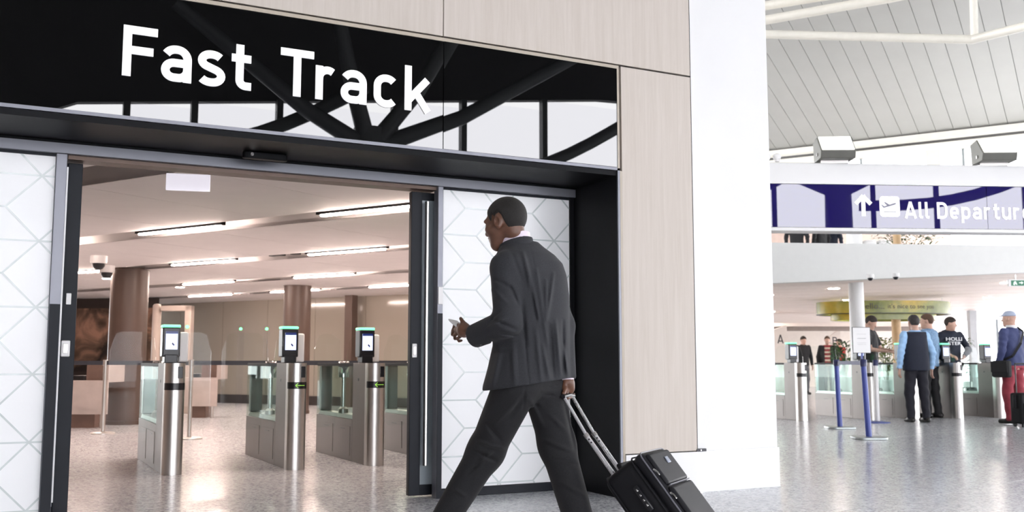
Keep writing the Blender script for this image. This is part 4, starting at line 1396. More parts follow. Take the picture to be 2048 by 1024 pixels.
def sdf_mesh(name, fn, lo, hi, h, smooth=True):
    lo, hi = np.asarray(lo, np.float32), np.asarray(hi, np.float32)
    B = 10
    nb = np.ceil((hi - lo) / (h * B)).astype(int) + 1
    n = nb * B
    gi = np.stack(np.meshgrid(*[np.arange(k) for k in nb], indexing='ij'), -1).reshape(-1, 3)
    cen = lo + (gi * B + (B - 1) / 2) * h
    dc = fn(cen.astype(np.float32))
    act = np.abs(dc) < h * B * 1.75
    V = np.empty(tuple(n), np.float32)
    V8 = V.reshape(nb[0], B, nb[1], B, nb[2], B)
    V8[:] = dc.reshape(nb[0], 1, nb[1], 1, nb[2], 1)
    off = np.stack(np.meshgrid(*[np.arange(B)] * 3, indexing='ij'), -1).reshape(-1, 3)
    ab = gi[act]
    for s in range(0, len(ab), 300):
        blk = ab[s:s + 300]
        idx = (blk[:, None, :] * B + off[None]).reshape(-1, 3)
        V[idx[:, 0], idx[:, 1], idx[:, 2]] = fn((lo + idx * h).astype(np.float32))
    s = V < 0
    c = np.zeros(tuple(k - 1 for k in n), np.int8)
    for dx in (0, 1):
        for dy in (0, 1):
            for dz in (0, 1):
                c += s[dx:n[0] - 1 + dx, dy:n[1] - 1 + dy, dz:n[2] - 1 + dz]
    cells = np.argwhere((c > 0) & (c < 8))
    if len(cells) == 0:
        raise ValueError('empty surface ' + name)
    ids = np.full(c.shape, -1, np.int32)
    ids[cells[:, 0], cells[:, 1], cells[:, 2]] = np.arange(len(cells))
    corners = [(0, 0, 0), (1, 0, 0), (0, 1, 0), (1, 1, 0), (0, 0, 1), (1, 0, 1), (0, 1, 1), (1, 1, 1)]
    cv = np.stack([V[cells[:, 0] + a, cells[:, 1] + b, cells[:, 2] + d] for a, b, d in corners], 1)
    acc = np.zeros((len(cells), 3), np.float64)
    cnt = np.zeros(len(cells))
    for i in range(8):
        for ax in (1, 2, 4):
            if i & ax:
                continue
            j = i | ax
            m_ = (cv[:, i] < 0) != (cv[:, j] < 0)
            t = np.where(m_, cv[:, i] / np.where(m_, cv[:, i] - cv[:, j], 1), 0)
            p = np.array(corners[i], float)[None] + t[:, None] * (np.array(corners[j], float) - np.array(corners[i], float))[None]
            acc += np.where(m_[:, None], p, 0)
            cnt += m_
    pos = lo + (cells + acc / cnt[:, None]) * h
    quads = []
    for ax in range(3):
        sl0 = [slice(1, n[k] - 1) for k in range(3)]
        sl0[ax] = slice(0, n[ax] - 1)
        sl1 = list(sl0)
        sl1[ax] = slice(1, n[ax])
        a, b = s[tuple(sl0)], s[tuple(sl1)]
        E = np.argwhere(a != b)
        if not len(E):
            continue
        base = np.array([sl0[k].start for k in range(3)])
        G = E + base
        u, v_ = (ax + 1) % 3, (ax + 2) % 3

        def cid(du, dv):
            q = G.copy()
            q[:, u] -= du
            q[:, v_] -= dv
            return ids[q[:, 0], q[:, 1], q[:, 2]]
        q = np.stack([cid(1, 1), cid(0, 1), cid(0, 0), cid(1, 0)], 1)
        fl_ = a[E[:, 0], E[:, 1], E[:, 2]]
        q[~fl_] = q[~fl_][:, ::-1]
        quads.append(q)
    F = np.concatenate(quads)
    F = F[(F >= 0).all(1)]
    me = bpy.data.meshes.new(name)
    me.vertices.add(len(pos))
    me.vertices.foreach_set('co', pos.astype(np.float32).ravel())
    me.loops.add(len(F) * 4)
    me.loops.foreach_set('vertex_index', F.astype(np.int32).ravel())
    me.polygons.add(len(F))
    me.polygons.foreach_set('loop_start', np.arange(0, len(F) * 4, 4, dtype=np.int32))
    me.polygons.foreach_set('use_smooth', np.full(len(F), smooth, bool))
    me.update(calc_edges=True)
    me.validate()
    return me


# ================================================================== THE WALKING MAN
M0 = (0.083, 4.90)                                    # his base in camera-aligned ground coordinates


def J(px, py, D):
    """joint of the figure in the man's own frame (right, forward, up)"""
    rr_, uu = (px - 1024) / FPX, (512 - py) / FPX
    f = math.cos(PITCH) - uu * math.sin(PITCH)
    z = math.sin(PITCH) + uu * math.cos(PITCH)
    k = D / f
    return np.array((rr_ * k - M0[0], D - M0[1], EYE + z * k), np.float32)


def RZ(px, py, D=4.75):
    p = J(px, py, D)
    return (p[0], p[2])


HEAD = math.radians(-48)                              # heading, clockwise from the camera's heading
hv = np.array((math.sin(HEAD), math.cos(HEAD), 0), np.float32)      # forward of the body
rv = np.array((math.cos(HEAD), -math.sin(HEAD), 0), np.float32)     # to the body's right
ANG = math.atan2(rv[1], rv[0])
SHL, SHR = J(1013, 535, 4.75), J(1092, 543, 5.04)
ELL, WRL = J(1015, 645, 4.70), J(950, 672, 4.87)
ELR, WRR = J(1124, 652, 5.02), J(1133, 757, 4.94)
HIPL, HIPR = J(1032, 772, 4.84), J(1086, 766, 4.98)
KNL, ANL = J(972, 902, 5.02), J(870, 1072, 5.08)
KNR, ANR = J(1114, 890, 4.92), J(1170, 1078, 4.72)
ANL[2] = 0.10
ANR[2] = 0.13
NECK = J(1036, 492, 4.90)
HC = J(1011, 447, 4.88)

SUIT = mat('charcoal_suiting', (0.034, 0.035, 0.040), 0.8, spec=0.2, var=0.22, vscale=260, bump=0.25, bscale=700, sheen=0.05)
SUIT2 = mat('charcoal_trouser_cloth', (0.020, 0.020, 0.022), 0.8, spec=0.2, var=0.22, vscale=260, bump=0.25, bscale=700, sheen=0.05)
SHIRT = mat('pale_pink_shirt', (0.80, 0.70, 0.80), 0.6, var=0.03, vscale=30)

man = empty('person', C(M0[0], M0[1]), -YAW, 'man in a charcoal suit striding to the doorway with suitcase and white phone', 'person')

# --- head frame: face turned a little further left than the body, chin slightly down
HA, HT = math.radians(-60), math.radians(-10)
hf = np.array((math.sin(HA) * math.cos(HT), math.cos(HA) * math.cos(HT), math.sin(HT)))
hr = np.array((math.cos(HA), -math.sin(HA), 0))
hu = np.cross(hr, hf)
HR3 = np.stack([hr, hf, hu])                          # rows: right, front, up


def HP(x, y, z):
    return HC + (x * hr + y * hf + z * hu).astype(np.float32)


def skull(P):
    d = ell(P, HP(0, -0.012, 0.030), (0.077, 0.100, 0.095), HR3)
    d = smin(d, ell(P, HP(0, 0.045, -0.040), (0.058, 0.052, 0.080), HR3), 0.035)
    return d


def head_sdf(P):
    d = skull(P)
    d = smin(d, ell(P, HP(0, 0.062, -0.098), (0.032, 0.028, 0.024), HR3), 0.03)        # chin
    d = smin(d, ell(P, HP(0, 0.086, 0.024), (0.052, 0.016, 0.014), HR3), 0.02)         # brow
    d = smin(d, cap(P, HP(0, 0.090, 0.012), HP(0, 0.108, -0.028), 0.009, 0.014), 0.014)  # nose
    for s_ in (-1, 1):
        d = smin(d, cap(P, HP(s_ * 0.012, 0.100, -0.032), HP(s_ * 0.006, 0.102, -0.030), 0.009, 0.009), 0.008)
        d = smax(d, -ell(P, HP(s_ * 0.031, 0.098, 0.006), (0.017, 0.014, 0.010), HR3), 0.012)   # eye sockets
        d = smin(d, ell(P, HP(s_ * 0.031, 0.080, 0.006), (0.013, 0.013, 0.011), HR3), 0.004)    # eyeballs under lids
        d = smin(d, ell(P, HP(s_ * 0.050, 0.060, -0.020), (0.020, 0.026, 0.018), HR3), 0.025)   # cheekbones
        # ears: rim, lobe and hollow
        er = np.stack([hr * 0.93 + hf * 0.36 * -s_, hf * 0.93 + hr * 0.36 * s_, hu])
        ear = ell(P, HP(s_ * 0.080, -0.004, -0.004), (0.010, 0.021, 0.034), er)
        ear = smax(ear, -ell(P, HP(s_ * 0.090, 0.000, 0.002), (0.009, 0.012, 0.020), er), 0.004)
        d = smin(d, ear, 0.008)
    d = smin(d, ecap(P, HP(-0.018, 0.092, -0.056), HP(0.018, 0.092, -0.056), 0.008, 0.008, hu, 1.3), 0.008)   # lips
    d = smin(d, ecap(P, HP(-0.016, 0.088, -0.070), HP(0.016, 0.088, -0.070), 0.009, 0.009, hu, 1.3), 0.008)
    d = smax(d, -ecap(P, HP(-0.022, 0.104, -0.0625), HP(0.022, 0.104, -0.0625), 0.005, 0.005, hu, 2.2), 0.003)
    n0 = HP(0, -0.040, -0.055)
    d = smin(d, cap(P, n0, NECK + np.array((0.0, 0.0, -0.03), np.float32), 0.051, 0.050), 0.02)
    return d


# --- left hand (closed round a phone) and right hand (closed on the suitcase grip)
def finger(P, pts, rs):
    d = None
    for i in range(len(pts) - 1):
        c_ = cap(P, pts[i], pts[i + 1], rs[i], rs[i + 1])
        d = c_ if d is None else smin(d, c_, 0.003)
    return d


LH_W = J(942, 665, 4.875)
LFING = [([J(917, 650, 4.955), J(909, 652, 4.985), J(906, 660, 5.005), J(911, 664, 5.00)], [0.0095, 0.0085, 0.0080, 0.0072]),
         ([J(915, 658, 4.945), J(906, 661, 4.975), J(905, 669, 4.99), J(911, 671, 4.99)], [0.0100, 0.0090, 0.0084, 0.0076]),
         ([J(916, 666, 4.935), J(909, 670, 4.96), J(910, 677, 4.975), J(916, 677, 4.98)], [0.0098, 0.0088, 0.0082, 0.0074]),
         ([J(920, 673, 4.925), J(915, 677, 4.945), J(918, 682, 4.955), J(923, 681, 4.965)], [0.0088, 0.0078, 0.0072, 0.0066])]
LTHUMB = ([J(932, 655, 4.895), J(926, 645, 4.915), J(921.5, 637, 4.935)], [0.0150, 0.0115, 0.0088])
RFING = [([J(1131.5, 777, 4.905), J(1127, 786, 4.885), J(1131, 794, 4.895), J(1137, 792, 4.92)], [0.0095, 0.0088, 0.0082, 0.0074]),
         ([J(1136, 779, 4.925), J(1131.5, 789, 4.905), J(1135, 796, 4.915), J(1141, 793, 4.94)], [0.0100, 0.0092, 0.0086, 0.0078]),
         ([J(1140.5, 779, 4.95), J(1136.5, 788, 4.93), J(1139.5, 795, 4.94), J(1145, 791, 4.96)], [0.0098, 0.0090, 0.0084, 0.0076]),
         ([J(1145, 777, 4.975), J(1141.5, 785, 4.955), J(1143.5, 791, 4.965), J(1148, 788, 4.98)], [0.0088, 0.0080, 0.0074, 0.0068])]
RTHUMB = ([J(1131, 766, 4.92), J(1126.5, 777, 4.91), J(1129, 786, 4.93)], [0.0140, 0.0110, 0.0088])


def hands_sdf(P):
    d = ecap(P, LH_W, J(929, 661, 4.91), 0.027, 0.033, hv, 1.15)
    d = smin(d, ecap(P, J(928, 659, 4.915), J(919, 659, 4.945), 0.033, 0.028, hv, 1.2), 0.02)
    for pts, rs in LFING:
        d = smin(d, finger(P, pts, rs), 0.006)
    d = smin(d, finger(P, *LTHUMB), 0.008)
    e = cap(P, WRR, J(1136, 766, 4.94), 0.026, 0.029)
    e = smin(e, ecap(P, J(1135.5, 764, 4.935), J(1139, 777, 4.94), 0.030, 0.028, rv, 1.25), 0.02)
    for pts, rs in RFING:
        e = smin(e, finger(P, pts, rs), 0.005)
    e = smin(e, finger(P, *RTHUMB), 0.008)
    return np.minimum(d, e)


def z_at(py, D=4.9):
    return float(J(1024, py, D)[2])


TC = J(1056, 620, 4.90)
PEL = (HIPL + HIPR) / 2


def bare_sdf(P):
    """the body below the clothes, slimmer than they are"""
    d = loft_z(P, [(0.80, PEL[0], PEL[1], 0.12, 0.08), (0.95, TC[0], TC[1], 0.15, 0.10), (1.15, TC[0], TC[1], 0.15, 0.10), (1.36, TC[0], TC[1], 0.165, 0.10), (1.47, TC[0] - 0.03, TC[1] + 0.03, 0.10, 0.07)], ANG)
    for s_, e_, w_ in ((SHL, ELL, LH_W), (SHR, ELR, WRR)):
        d = smin(d, cap(P, s_, e_, 0.050, 0.040), 0.03)
        d = smin(d, cap(P, e_, w_, 0.040, 0.026), 0.02)
    for h_, k_, a_ in ((HIPL, KNL, ANL), (HIPR, KNR, ANR)):
        d = smin(d, cap(P, h_, k_, 0.080, 0.055), 0.03)
        d = smin(d, cap(P, k_, a_, 0.055, 0.036), 0.02)
        d = smin(d, cap(P, a_, a_ + hv * 0.13 + np.array((0, 0, -0.055), np.float32), 0.035, 0.026), 0.02)
    return d


def body_sdf(P):
    d = smin(bare_sdf(P), head_sdf(P), 0.012)
    return smin(d, hands_sdf(P), 0.012)


allp = np.stack([SHL, SHR, ELL, ELR, WRL, WRR, KNL, ANL, ANR, KNR, HC, J(903, 660, 5.0)])
lo = allp.min(0) - 0.15
hi = allp.max(0) + 0.16
lo[2], hi[2] = 0.01, HC[2] + 0.16
body = link_mesh('body', sdf_mesh('body', body_sdf, lo, hi, 0.0045), SKIN_D, man)


# hair: close cropped cap
def hair_sdf(P):
    d = skull(P)
    q = (P - HC) @ HR3.T.astype(np.float32)
    x, y, z = q[:, 0], q[:, 1], q[:, 2]
    ax_ = np.abs(x)
    # hairline: temples at front, round the ear, nape at the back
    line = np.interp(y, [-0.14, -0.075, -0.045, -0.025, 0.030, 0.040, 0.062, 0.075, 0.10], [-0.062, -0.062, -0.052, 0.034, 0.036, 0.010, 0.045, 0.062, 0.075])
    line = np.where((y > 0.028) & (y < 0.05), np.maximum(line, 0.0), line)
    line = line + 0.004 * np.sin(x * 210 + y * 130) + 0.003 * np.sin(y * 330)
    d = d - (0.0065 * np.clip((z - line) / 0.022, 0, 1) ** 0.6 - 0.0012)
    d = smax(d, (line - 0.006 - z).astype(np.float32), 0.004)
    n0 = HP(0, -0.040, -0.055)
    return d


hl = HC - 0.17
hh = HC + 0.17
link_mesh('hair', sdf_mesh('hair', hair_sdf, hl, hh, 0.0040), HAIR_BLACK, man)

# eyes
EYE_M = mat('eye_white', (0.75, 0.72, 0.68), 0.2, var=0.02)
IRIS_M = mat('iris_dark', (0.03, 0.015, 0.01), 0.2, var=0.02)
for s_ in (-1, 1):
    c_ = HP(s_ * 0.031, 0.083, 0.006)
    ey = MB().lathe([(0.0006, -0.0112), (0.006, -0.0095), (0.0112, 0), (0.006, 0.0095), (0.0006, 0.0112)], 14).build('eye', EYE_M, man, smooth=True, loc=c_)
    MB().lathe([(0.0005, -0.003), (0.005, 0), (0.0005, 0.003)], 12).build('iris', IRIS_M, ey, smooth=True, loc=tuple((hf * 0.0095)))


# --- jacket
def torso_levels():
    T = lambda py, px, D=4.90: J(px, py, D)
    out = []
    for py, px, a, b in ((800, 1056, 0.238, 0.200), (770, 1057, 0.234, 0.190), (735, 1060, 0.222, 0.172), (690, 1063, 0.206, 0.156), (640, 1064, 0.205, 0.152),
                         (590, 1062, 0.214, 0.154), (550, 1058, 0.216, 0.145), (525, 1056, 0.205, 0.128), (508, 1052, 0.165, 0.108), (494, 1045, 0.120, 0.088), (484, 1041, 0.092, 0.076)):
        p = T(py, px)
        out.append((p[2], p[0], p[1], a, b))
    return out[::-1] if out[0][0] > out[-1][0] else out


CN = NECK + np.array((-0.012, -0.016, 0.0), np.float32)
TL_ = torso_levels()
HEM_A, HEM_B = J(965, 783, 4.75), J(1147, 753, 5.0)
JF = [  # soft drape folds on the back and side, as segments in the figure's (right, up) plane: width, height
    ((1046, 505), (1078, 640), 0.016, 0.007), ((1072, 540), (1096, 690), 0.014, 0.006), ((1092, 560), (1092, 640), 0.012, 0.006), ((1108, 545), (1094, 640), 0.012, 0.006),
    ((1085, 690), (1098, 755), 0.014, 0.006), ((1112, 640), (1122, 750), 0.014, 0.007), ((1072, 660), (1082, 760), 0.016, 0.006), ((1128, 690), (1138, 752), 0.012, 0.006),
    ((1042, 600), (1052, 690), 0.014, -0.006), ((1060, 560), (1072, 640), 0.012, -0.006), ((1100, 650), (1108, 755), 0.013, -0.007), ((1128, 640), (1130, 745), 0.012, -0.006),
    ((1022, 505), (1042, 560), 0.014, -0.006), ((1000, 700), (985, 770), 0.02, 0.006), ((1025, 690), (1030, 770), 0.018, 0.005)]
SF = [  # sleeve creases
    ((985, 640), (1030, 660), 0.010, -0.009), ((978, 655), (1010, 640), 0.009, 0.008), ((1000, 668), (1034, 672), 0.010, -0.007), ((975, 648), (1000, 625), 0.010, -0.006),
    ((990, 560), (1030, 585), 0.012, -0.006), ((985, 580), (1015, 610), 0.012, 0.005), ((1020, 575), (1036, 610), 0.010, -0.008), ((1000, 690), (975, 678), 0.009, -0.006)]


def jacket_sdf(P):
    d = loft_z(P, TL_, ANG, 2.3)
    # shoulder yoke and sleeves
    y0, y1 = SHL + (SHR - SHL) * 0.02, SHL + (SHR - SHL) * 0.98
    d = smin(d, ecap(P, y0, y1, 0.066, 0.066, hv, 0.92), 0.045)
    d = smin(d, cap(P, NECK + np.array((0.03, -0.03, -0.035), np.float32), SHR + np.array((-0.02, 0, 0.012), np.float32), 0.046, 0.056), 0.03)
    d = smin(d, cap(P, NECK + np.array((0.0, -0.03, -0.04), np.float32), SHL + np.array((0.02, 0, 0.010), np.float32), 0.046, 0.058), 0.03)
    for px, py, D, r_ in ((1080, 560, 4.80, 0.09), (1042, 565, 4.76, 0.08)):
        d = smin(d, cap(P, J(px, py, D + 0.12), J(px, py + 60, D + 0.12), r_, r_), 0.06)     # shoulder blades
    sl = smin(cap(P, SHL + hv * 0.004, ELL, 0.074, 0.065), cap(P, ELL, WRL, 0.066, 0.058), 0.03)
    sl = smax(sl, plane(P, J(949, 671, 4.875), WRL - ELL), 0.006)
    for a_, b_, w_, h_ in SF:
        sl = sl - ridge2(P, RZ(*a_), RZ(*b_), w_ * 0.8, h_ * 1.7)
    sr = smin(cap(P, SHR, ELR, 0.070, 0.062), cap(P, ELR, WRR, 0.060, 0.048), 0.03)
    sr = smax(sr, plane(P, WRR + (WRR - ELR) * 0.0, WRR - ELR), 0.006)
    for a_, b_, w_, h_ in JF:
        d = d - ridge2(P, RZ(*a_), RZ(*b_), w_ * 0.7, h_ * 2.2)
    # centre back seam, sleeve-head seam line and side vent
    d = d + ridge2(P, RZ(1046, 640, 4.72), RZ(1060, 790, 4.72), 0.004, 0.006)
    d = d + ridge2(P, RZ(1062, 500), RZ(1112, 760), 0.004, 0.0025)
    d = d + ridge2(P, RZ(985, 706, 4.72), RZ(1024, 701, 4.72), 0.004, 0.005)                  # pocket flap edge
    d = smax(d, plane(P, (HEM_A + HEM_B) / 2, np.cross(HEM_B - HEM_A, np.array((-hv[0], -hv[1], 0.0)) * -1 + rv * 0.0)) * 1.0, 0.006) if False else smax(d, -(P[:, 2] - np.interp(P[:, 0], [HEM_A[0], HEM_B[0]], [HEM_A[2], HEM_B[2]]).astype(np.float32)), 0.006)
    d = smax(d, -ell(P, CN + np.array((0, 0, 0.040), np.float32), (0.080, 0.080, 0.055)), 0.010)   # neck opening
    d = smin(d, sl, 0.020)
    d = smin(d, sr, 0.020)
    return d


lo = np.stack([SHL, ELL, WRL, WRR, SHR, ELR, HEM_A]).min(0) - 0.17
hi = np.stack([SHL, ELL, WRL, WRR, SHR, ELR, NECK]).max(0) + 0.17
jk = link_mesh('jacket', sdf_mesh('jacket', jacket_sdf, lo, hi, 0.0055), SUIT, man)


# jacket collar band and shirt collar, both wrapped round the neck
def collar_sdf(P, r, th, z0, z1, tiltx, c):
    q = P - c
    z = q[:, 2] + tiltx * (q @ rv) * 0 + 0.30 * (q @ hv)      # lower in front
    rad_ = np.sqrt((q @ rv) ** 2 + ((q @ hv) / 1.08) ** 2)
    flare = np.clip(-(z - z0), -0.06, 0.06) * 0.12
    d = np.abs(rad_ - r - flare) - th
    d = np.maximum(d, np.maximum(z0 - z, z - z1))
    return d


jc = sdf_mesh('jacket_collar', lambda P: smax(collar_sdf(P, 0.0815, 0.0060, -0.040, 0.014, 0, CN), plane(P, CN + hv * 0.06, hv), 0.004), CN - 0.13, CN + 0.13, 0.0035)
link_mesh('jacket_collar', jc, SUIT, man)
scm = sdf_mesh('shirt_collar', lambda P: collar_sdf(P, 0.0710, 0.0045, -0.035, 0.046, 0, CN), CN - 0.13, CN + 0.13, 0.0035)
link_mesh('shirt_collar', scm, SHIRT, man)


def cuff(name, a, b, r0, r1):
    return MB().tube([a, a + (b - a) * 0.5, b], [r0, (r0 + r1) / 2, r1], 24).build(name, SHIRT, man, smooth=True)


dW = (WRL - ELL) / np.linalg.norm(WRL - ELL)
cW = J(947, 668, 4.88)
cuff('shirt_cuff', cW - dW * 0.03, cW + dW * 0.016, 0.040, 0.0385)
dR = (WRR - ELR) / np.linalg.norm(WRR - ELR)
cuff('shirt_cuff', WRR - dR * 0.03, WRR + dR * 0.014, 0.037, 0.0355)
BTN = mat('button_dark', (0.02, 0.02, 0.02), 0.3, var=0.1)
for k in range(3):
    pb = J(962 + 3.0 * k, 689 - 1.5 * k, 4.815)
    MB().lathe([(0.005, -0.002), (0.006, 0), (0.005, 0.002)], 12).build('sleeve_button', BTN, man, smooth=True, loc=pb, rot=(math.pi / 2, 0, 0))

# --- trousers
TF = [((1048, 790), (1020, 830), 0.012, -0.007), ((1035, 800), (985, 850), 0.014, 0.006), ((975, 850), (1000, 880), 0.012, -0.007), ((955, 885), (1005, 900), 0.012, 0.008),
      ((948, 905), (990, 925), 0.011, -0.008), ((958, 925), (985, 905), 0.010, 0.006), ((935, 950), (960, 930), 0.010, -0.006), ((1060, 800), (1085, 850), 0.012, 0.006),
      ((1080, 785), (1130, 800), 0.010, -0.005), ((1100, 830), (1130, 860), 0.014, 0.006), ((1090, 880), (1140, 900), 0.013, 0.007), ((1105, 915), (1150, 925), 0.012, -0.007),
      ((1120, 960), (1165, 985), 0.013, 0.006), ((905, 985), (930, 1000), 0.010, 0.006), ((1128, 800), (1150, 900), 0.012, -0.006)]


def trouser_sdf(P):
    # pleated crease line: section a little sharper towards front and back
    def leg(h_, k_, a_, r0, r1, r2):
        d1 = ecap(P, h_, k_, r0, r1, rv, 1.04)
        d2 = ecap(P, k_, a_ + (k_ - a_) * 0.10, r1, r2, rv, 1.06)
        return smin(d1, d2, 0.05)
    l = leg(HIPL + np.array((0, 0, 0.0), np.float32), KNL, ANL, 0.112, 0.088, 0.068)
    r_ = leg(HIPR, KNR, ANR, 0.112, 0.086, 0.070)
    d = smin(l, r_, 0.010)
    d = smin(d, loft_z(P, [(0.765, PEL[0], PEL[1], 0.07, 0.06), (0.81, PEL[0], PEL[1], 0.145, 0.112), (0.85, PEL[0], PEL[1], 0.165, 0.120), (0.90, PEL[0], PEL[1], 0.165, 0.118), (0.99, TC[0], TC[1], 0.160, 0.112)], ANG), 0.035)
    for a_, b_, w_, h_ in TF:
        d = d - ridge2(P, RZ(*a_, 4.85), RZ(*b_, 4.85), w_ * 0.8, h_ * 1.8)
    d = d + ridge2(P, RZ(1050, 770, 4.85), RZ(1046, 818, 4.85), 0.006, 0.006)
    d = d + ridge2(P, RZ(1085, 776, 4.85), RZ(1128, 768, 4.85), 0.003, 0.004)
    d = smax(d, P[:, 2] - 1.0, 0.01)
    d = smax(d, 0.045 - P[:, 2], 0.008)
    return d


lo = np.stack([HIPL, HIPR, KNL, KNR, ANL, ANR]).min(0) - 0.18
hi = np.stack([HIPL, HIPR, KNL, KNR, ANL, ANR]).max(0) + 0.18
lo[2], hi[2] = 0.0, 1.04
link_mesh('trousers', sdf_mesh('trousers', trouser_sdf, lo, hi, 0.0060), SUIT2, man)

SHOE = mat('black_shoe_leather', (0.012, 0.011, 0.011), 0.28, var=0.1)
for a_, lift in ((ANL, 0.0), (ANR, 0.02)):
    toe = a_ + hv * 0.19
    toe[2] = 0.036
    heel = a_ - hv * 0.045
    heel[2] = 0.040 + lift

    def shoe_sdf(P):
        d = smin(ecap(P, heel, toe, 0.040, 0.036, rv, 0.95), cap(P, a_ + np.array((0, 0, 0.0), np.float32), a_ + hv * 0.09 - np.array((0, 0, 0.05), np.float32), 0.048, 0.036), 0.03)
        return smax(smax(d, 0.0015 - P[:, 2], 0.004), P[:, 2] - 0.135, 0.006)
    link_mesh('shoe', sdf_mesh('shoe', shoe_sdf, np.minimum(heel, toe) - 0.08, np.maximum(a_, toe) + 0.09, 0.006), SHOE, man)

# phone in his left hand
ph0 = J(916, 650, 4.96)
ph = MB().box(-0.029, 0.029, -0.0045, 0.0045, -0.055, 0.055).build('phone_body', WHITE_PLASTIC, None, bevel=0.004, smooth=True)
phone = empty('phone', man.matrix_basis @ Vector(ph0), -YAW, 'white phone held in the left hand of the man in the charcoal suit', 'phone')
ph.parent = phone
pz = Vector((-0.50, 0.70, 0.45)).normalized()
py_ = Vector((0.50, -0.42, 0.72))
py_ = (py_ - pz * py_.dot(pz)).normalized()
px_ = py_.cross(pz)
ph.rotation_euler = Matrix(((px_.x, py_.x, pz.x), (px_.y, py_.y, pz.y), (px_.z, py_.z, pz.z))).to_euler()
box('screen', BLACK_PLASTIC, ph, -0.026, 0.026, -0.0052, -0.0043, -0.048, 0.048)

# ================================================================== THE SUITCASE
CASE = mat('black_nylon', (0.007, 0.007, 0.009), 0.62, spec=0.25, var=0.15, vscale=300, bump=0.2, bscale=800)
CASE2 = mat('black_nylon_pocket', (0.009, 0.009, 0.012), 0.55, spec=0.3, var=0.15, vscale=300, bump=0.2, bscale=800)
PIPE = mat('grey_piping', (0.16, 0.16, 0.19), 0.4, var=0.1)
grip = J(1137.5, 789.5, 4.925)
SA = math.radians(-63)
sh = Vector((math.sin(SA), math.cos(SA), 0))          # heading of the case
sr_ = Vector((math.cos(SA), -math.sin(SA), 0))        # towards its right (away from camera)
g_ = Vector(grip)
DROP = g_.z - 0.045
RUN = 0.585
wheel_pt = g_ - sh * RUN
wheel_pt.z = 0.045
axis = (g_ - wheel_pt).normalized()                    # up the case
nrm = -sh * axis.z + Vector((0, 0, 1)) * (axis.dot(sh))   # out of the case's front face (up and back)
nrm.normalize()
# local frame: x = across, y = -front normal, z = up the case
Rm = Matrix(((sr_.x, -nrm.x, axis.x), (sr_.y, -nrm.y, axis.y), (sr_.z, -nrm.z, axis.z))).to_4x4()
case = empty('suitcase', (0, 0, 0), 0, 'black cabin suitcase with extended chrome handle pulled by the man in the suit', 'suitcase')
LEN = (g_ - wheel_pt).length
case.matrix_basis = man.matrix_basis @ Matrix.Translation(wheel_pt) @ Rm
W2, Dp, Hc = 0.170, 0.215, 0.500
shell = box('shell', CASE, case, -W2, W2, -Dp * 0.62, 0.055, -0.005, Hc, bevel=0.042, seg=4)
fp = box('front_panel', CASE2, case, -W2 + 0.004, W2 - 0.004, -Dp * 0.62 - 0.050, -Dp * 0.62 + 0.012, 0.0, Hc - 0.004, bevel=0.030, seg=4)


def loop_rect(y, x, z0, z1, r):
    pts = []
    for cx, cz, a0 in ((x - r, z1 - r, 0), (-x + r, z1 - r, 90), (-x + r, z0 + r, 180), (x - r, z0 + r, 270)):
        for k in range(6):
            a = math.radians(a0 + 18 * k)
            pts.append((cx + r * math.cos(a), y, cz + r * math.sin(a)))
    pts.append(pts[0])
    return pts


MB().tube(loop_rect(-Dp * 0.62 - 0.040, W2 - 0.002, 0.006, Hc - 0.006, 0.030), 0.0035, 8).build('piping', PIPE, case, smooth=True)
MB().tube(loop_rect(-Dp * 0.62 + 0.010, W2 + 0.001, 0.0, Hc + 0.001, 0.040), 0.0040, 8).build('piping', CASE2, case, smooth=True)
MB().tube(loop_rect(0.030, W2 + 0.001, 0.0, Hc + 0.001, 0.042), 0.0035, 8).build('piping', CASE2, case, smooth=True)
pk = box('upper_pocket', CASE2, case, -W2 + 0.028, W2 - 0.020, -Dp * 0.62 - 0.066, -Dp * 0.62 - 0.040, Hc * 0.62, Hc - 0.025, bevel=0.018, seg=3)
pk2 = box('lower_pocket', CASE2, case, -W2 + 0.020, W2 - 0.016, -Dp * 0.62 - 0.070, -Dp * 0.62 - 0.040, 0.025, Hc * 0.60, bevel=0.016, seg=3)
box('pocket_seam', PIPE, pk, -W2 + 0.03, W2 - 0.03, -Dp * 0.62 - 0.068, -Dp * 0.62 - 0.060, Hc * 0.605, Hc * 0.615)
box('badge', mat('badge_steel', (0.25, 0.28, 0.36), 0.3, metal=0.7, var=0.05), pk, 0.02, 0.062, -Dp * 0.62 - 0.070, -Dp * 0.62 - 0.064, Hc - 0.095, Hc - 0.062, bevel=0.003)
for z_ in (Hc - 0.10, Hc * 0.55):
    zp = MB().tube([(-W2 + 0.006, -Dp * 0.62 - 0.052, z_), (-W2 + 0.004, -Dp * 0.62 - 0.060, z_ - 0.018), (-W2 + 0.006, -Dp * 0.62 - 0.060, z_ - 0.036)], [0.0045, 0.0035, 0.003], 8)
    zp.build('zip_pull', CHROME, case, smooth=True)
# combination lock on the side facing the camera
lk = box('side_lock', BLACK_PLASTIC, case, -W2 - 0.012, -W2 + 0.004, -0.085, -0.055, Hc - 0.24, Hc - 0.11, bevel=0.008)
for k in range(4):
    box('lock_stud', CHROME, lk, -W2 - 0.016, -W2 - 0.010, -0.074, -0.066, Hc - 0.215 + 0.026 * k, Hc - 0.203 + 0.026 * k, bevel=0.002)
# top carry handle
MB().tube([(-0.09, -0.03, Hc - 0.004), (-0.08, -0.03, Hc + 0.02), (0.08, -0.03, Hc + 0.02), (0.09, -0.03, Hc - 0.004)], [0.010, 0.013, 0.013, 0.010], 10).build('carry_handle', CASE2, case, smooth=True)
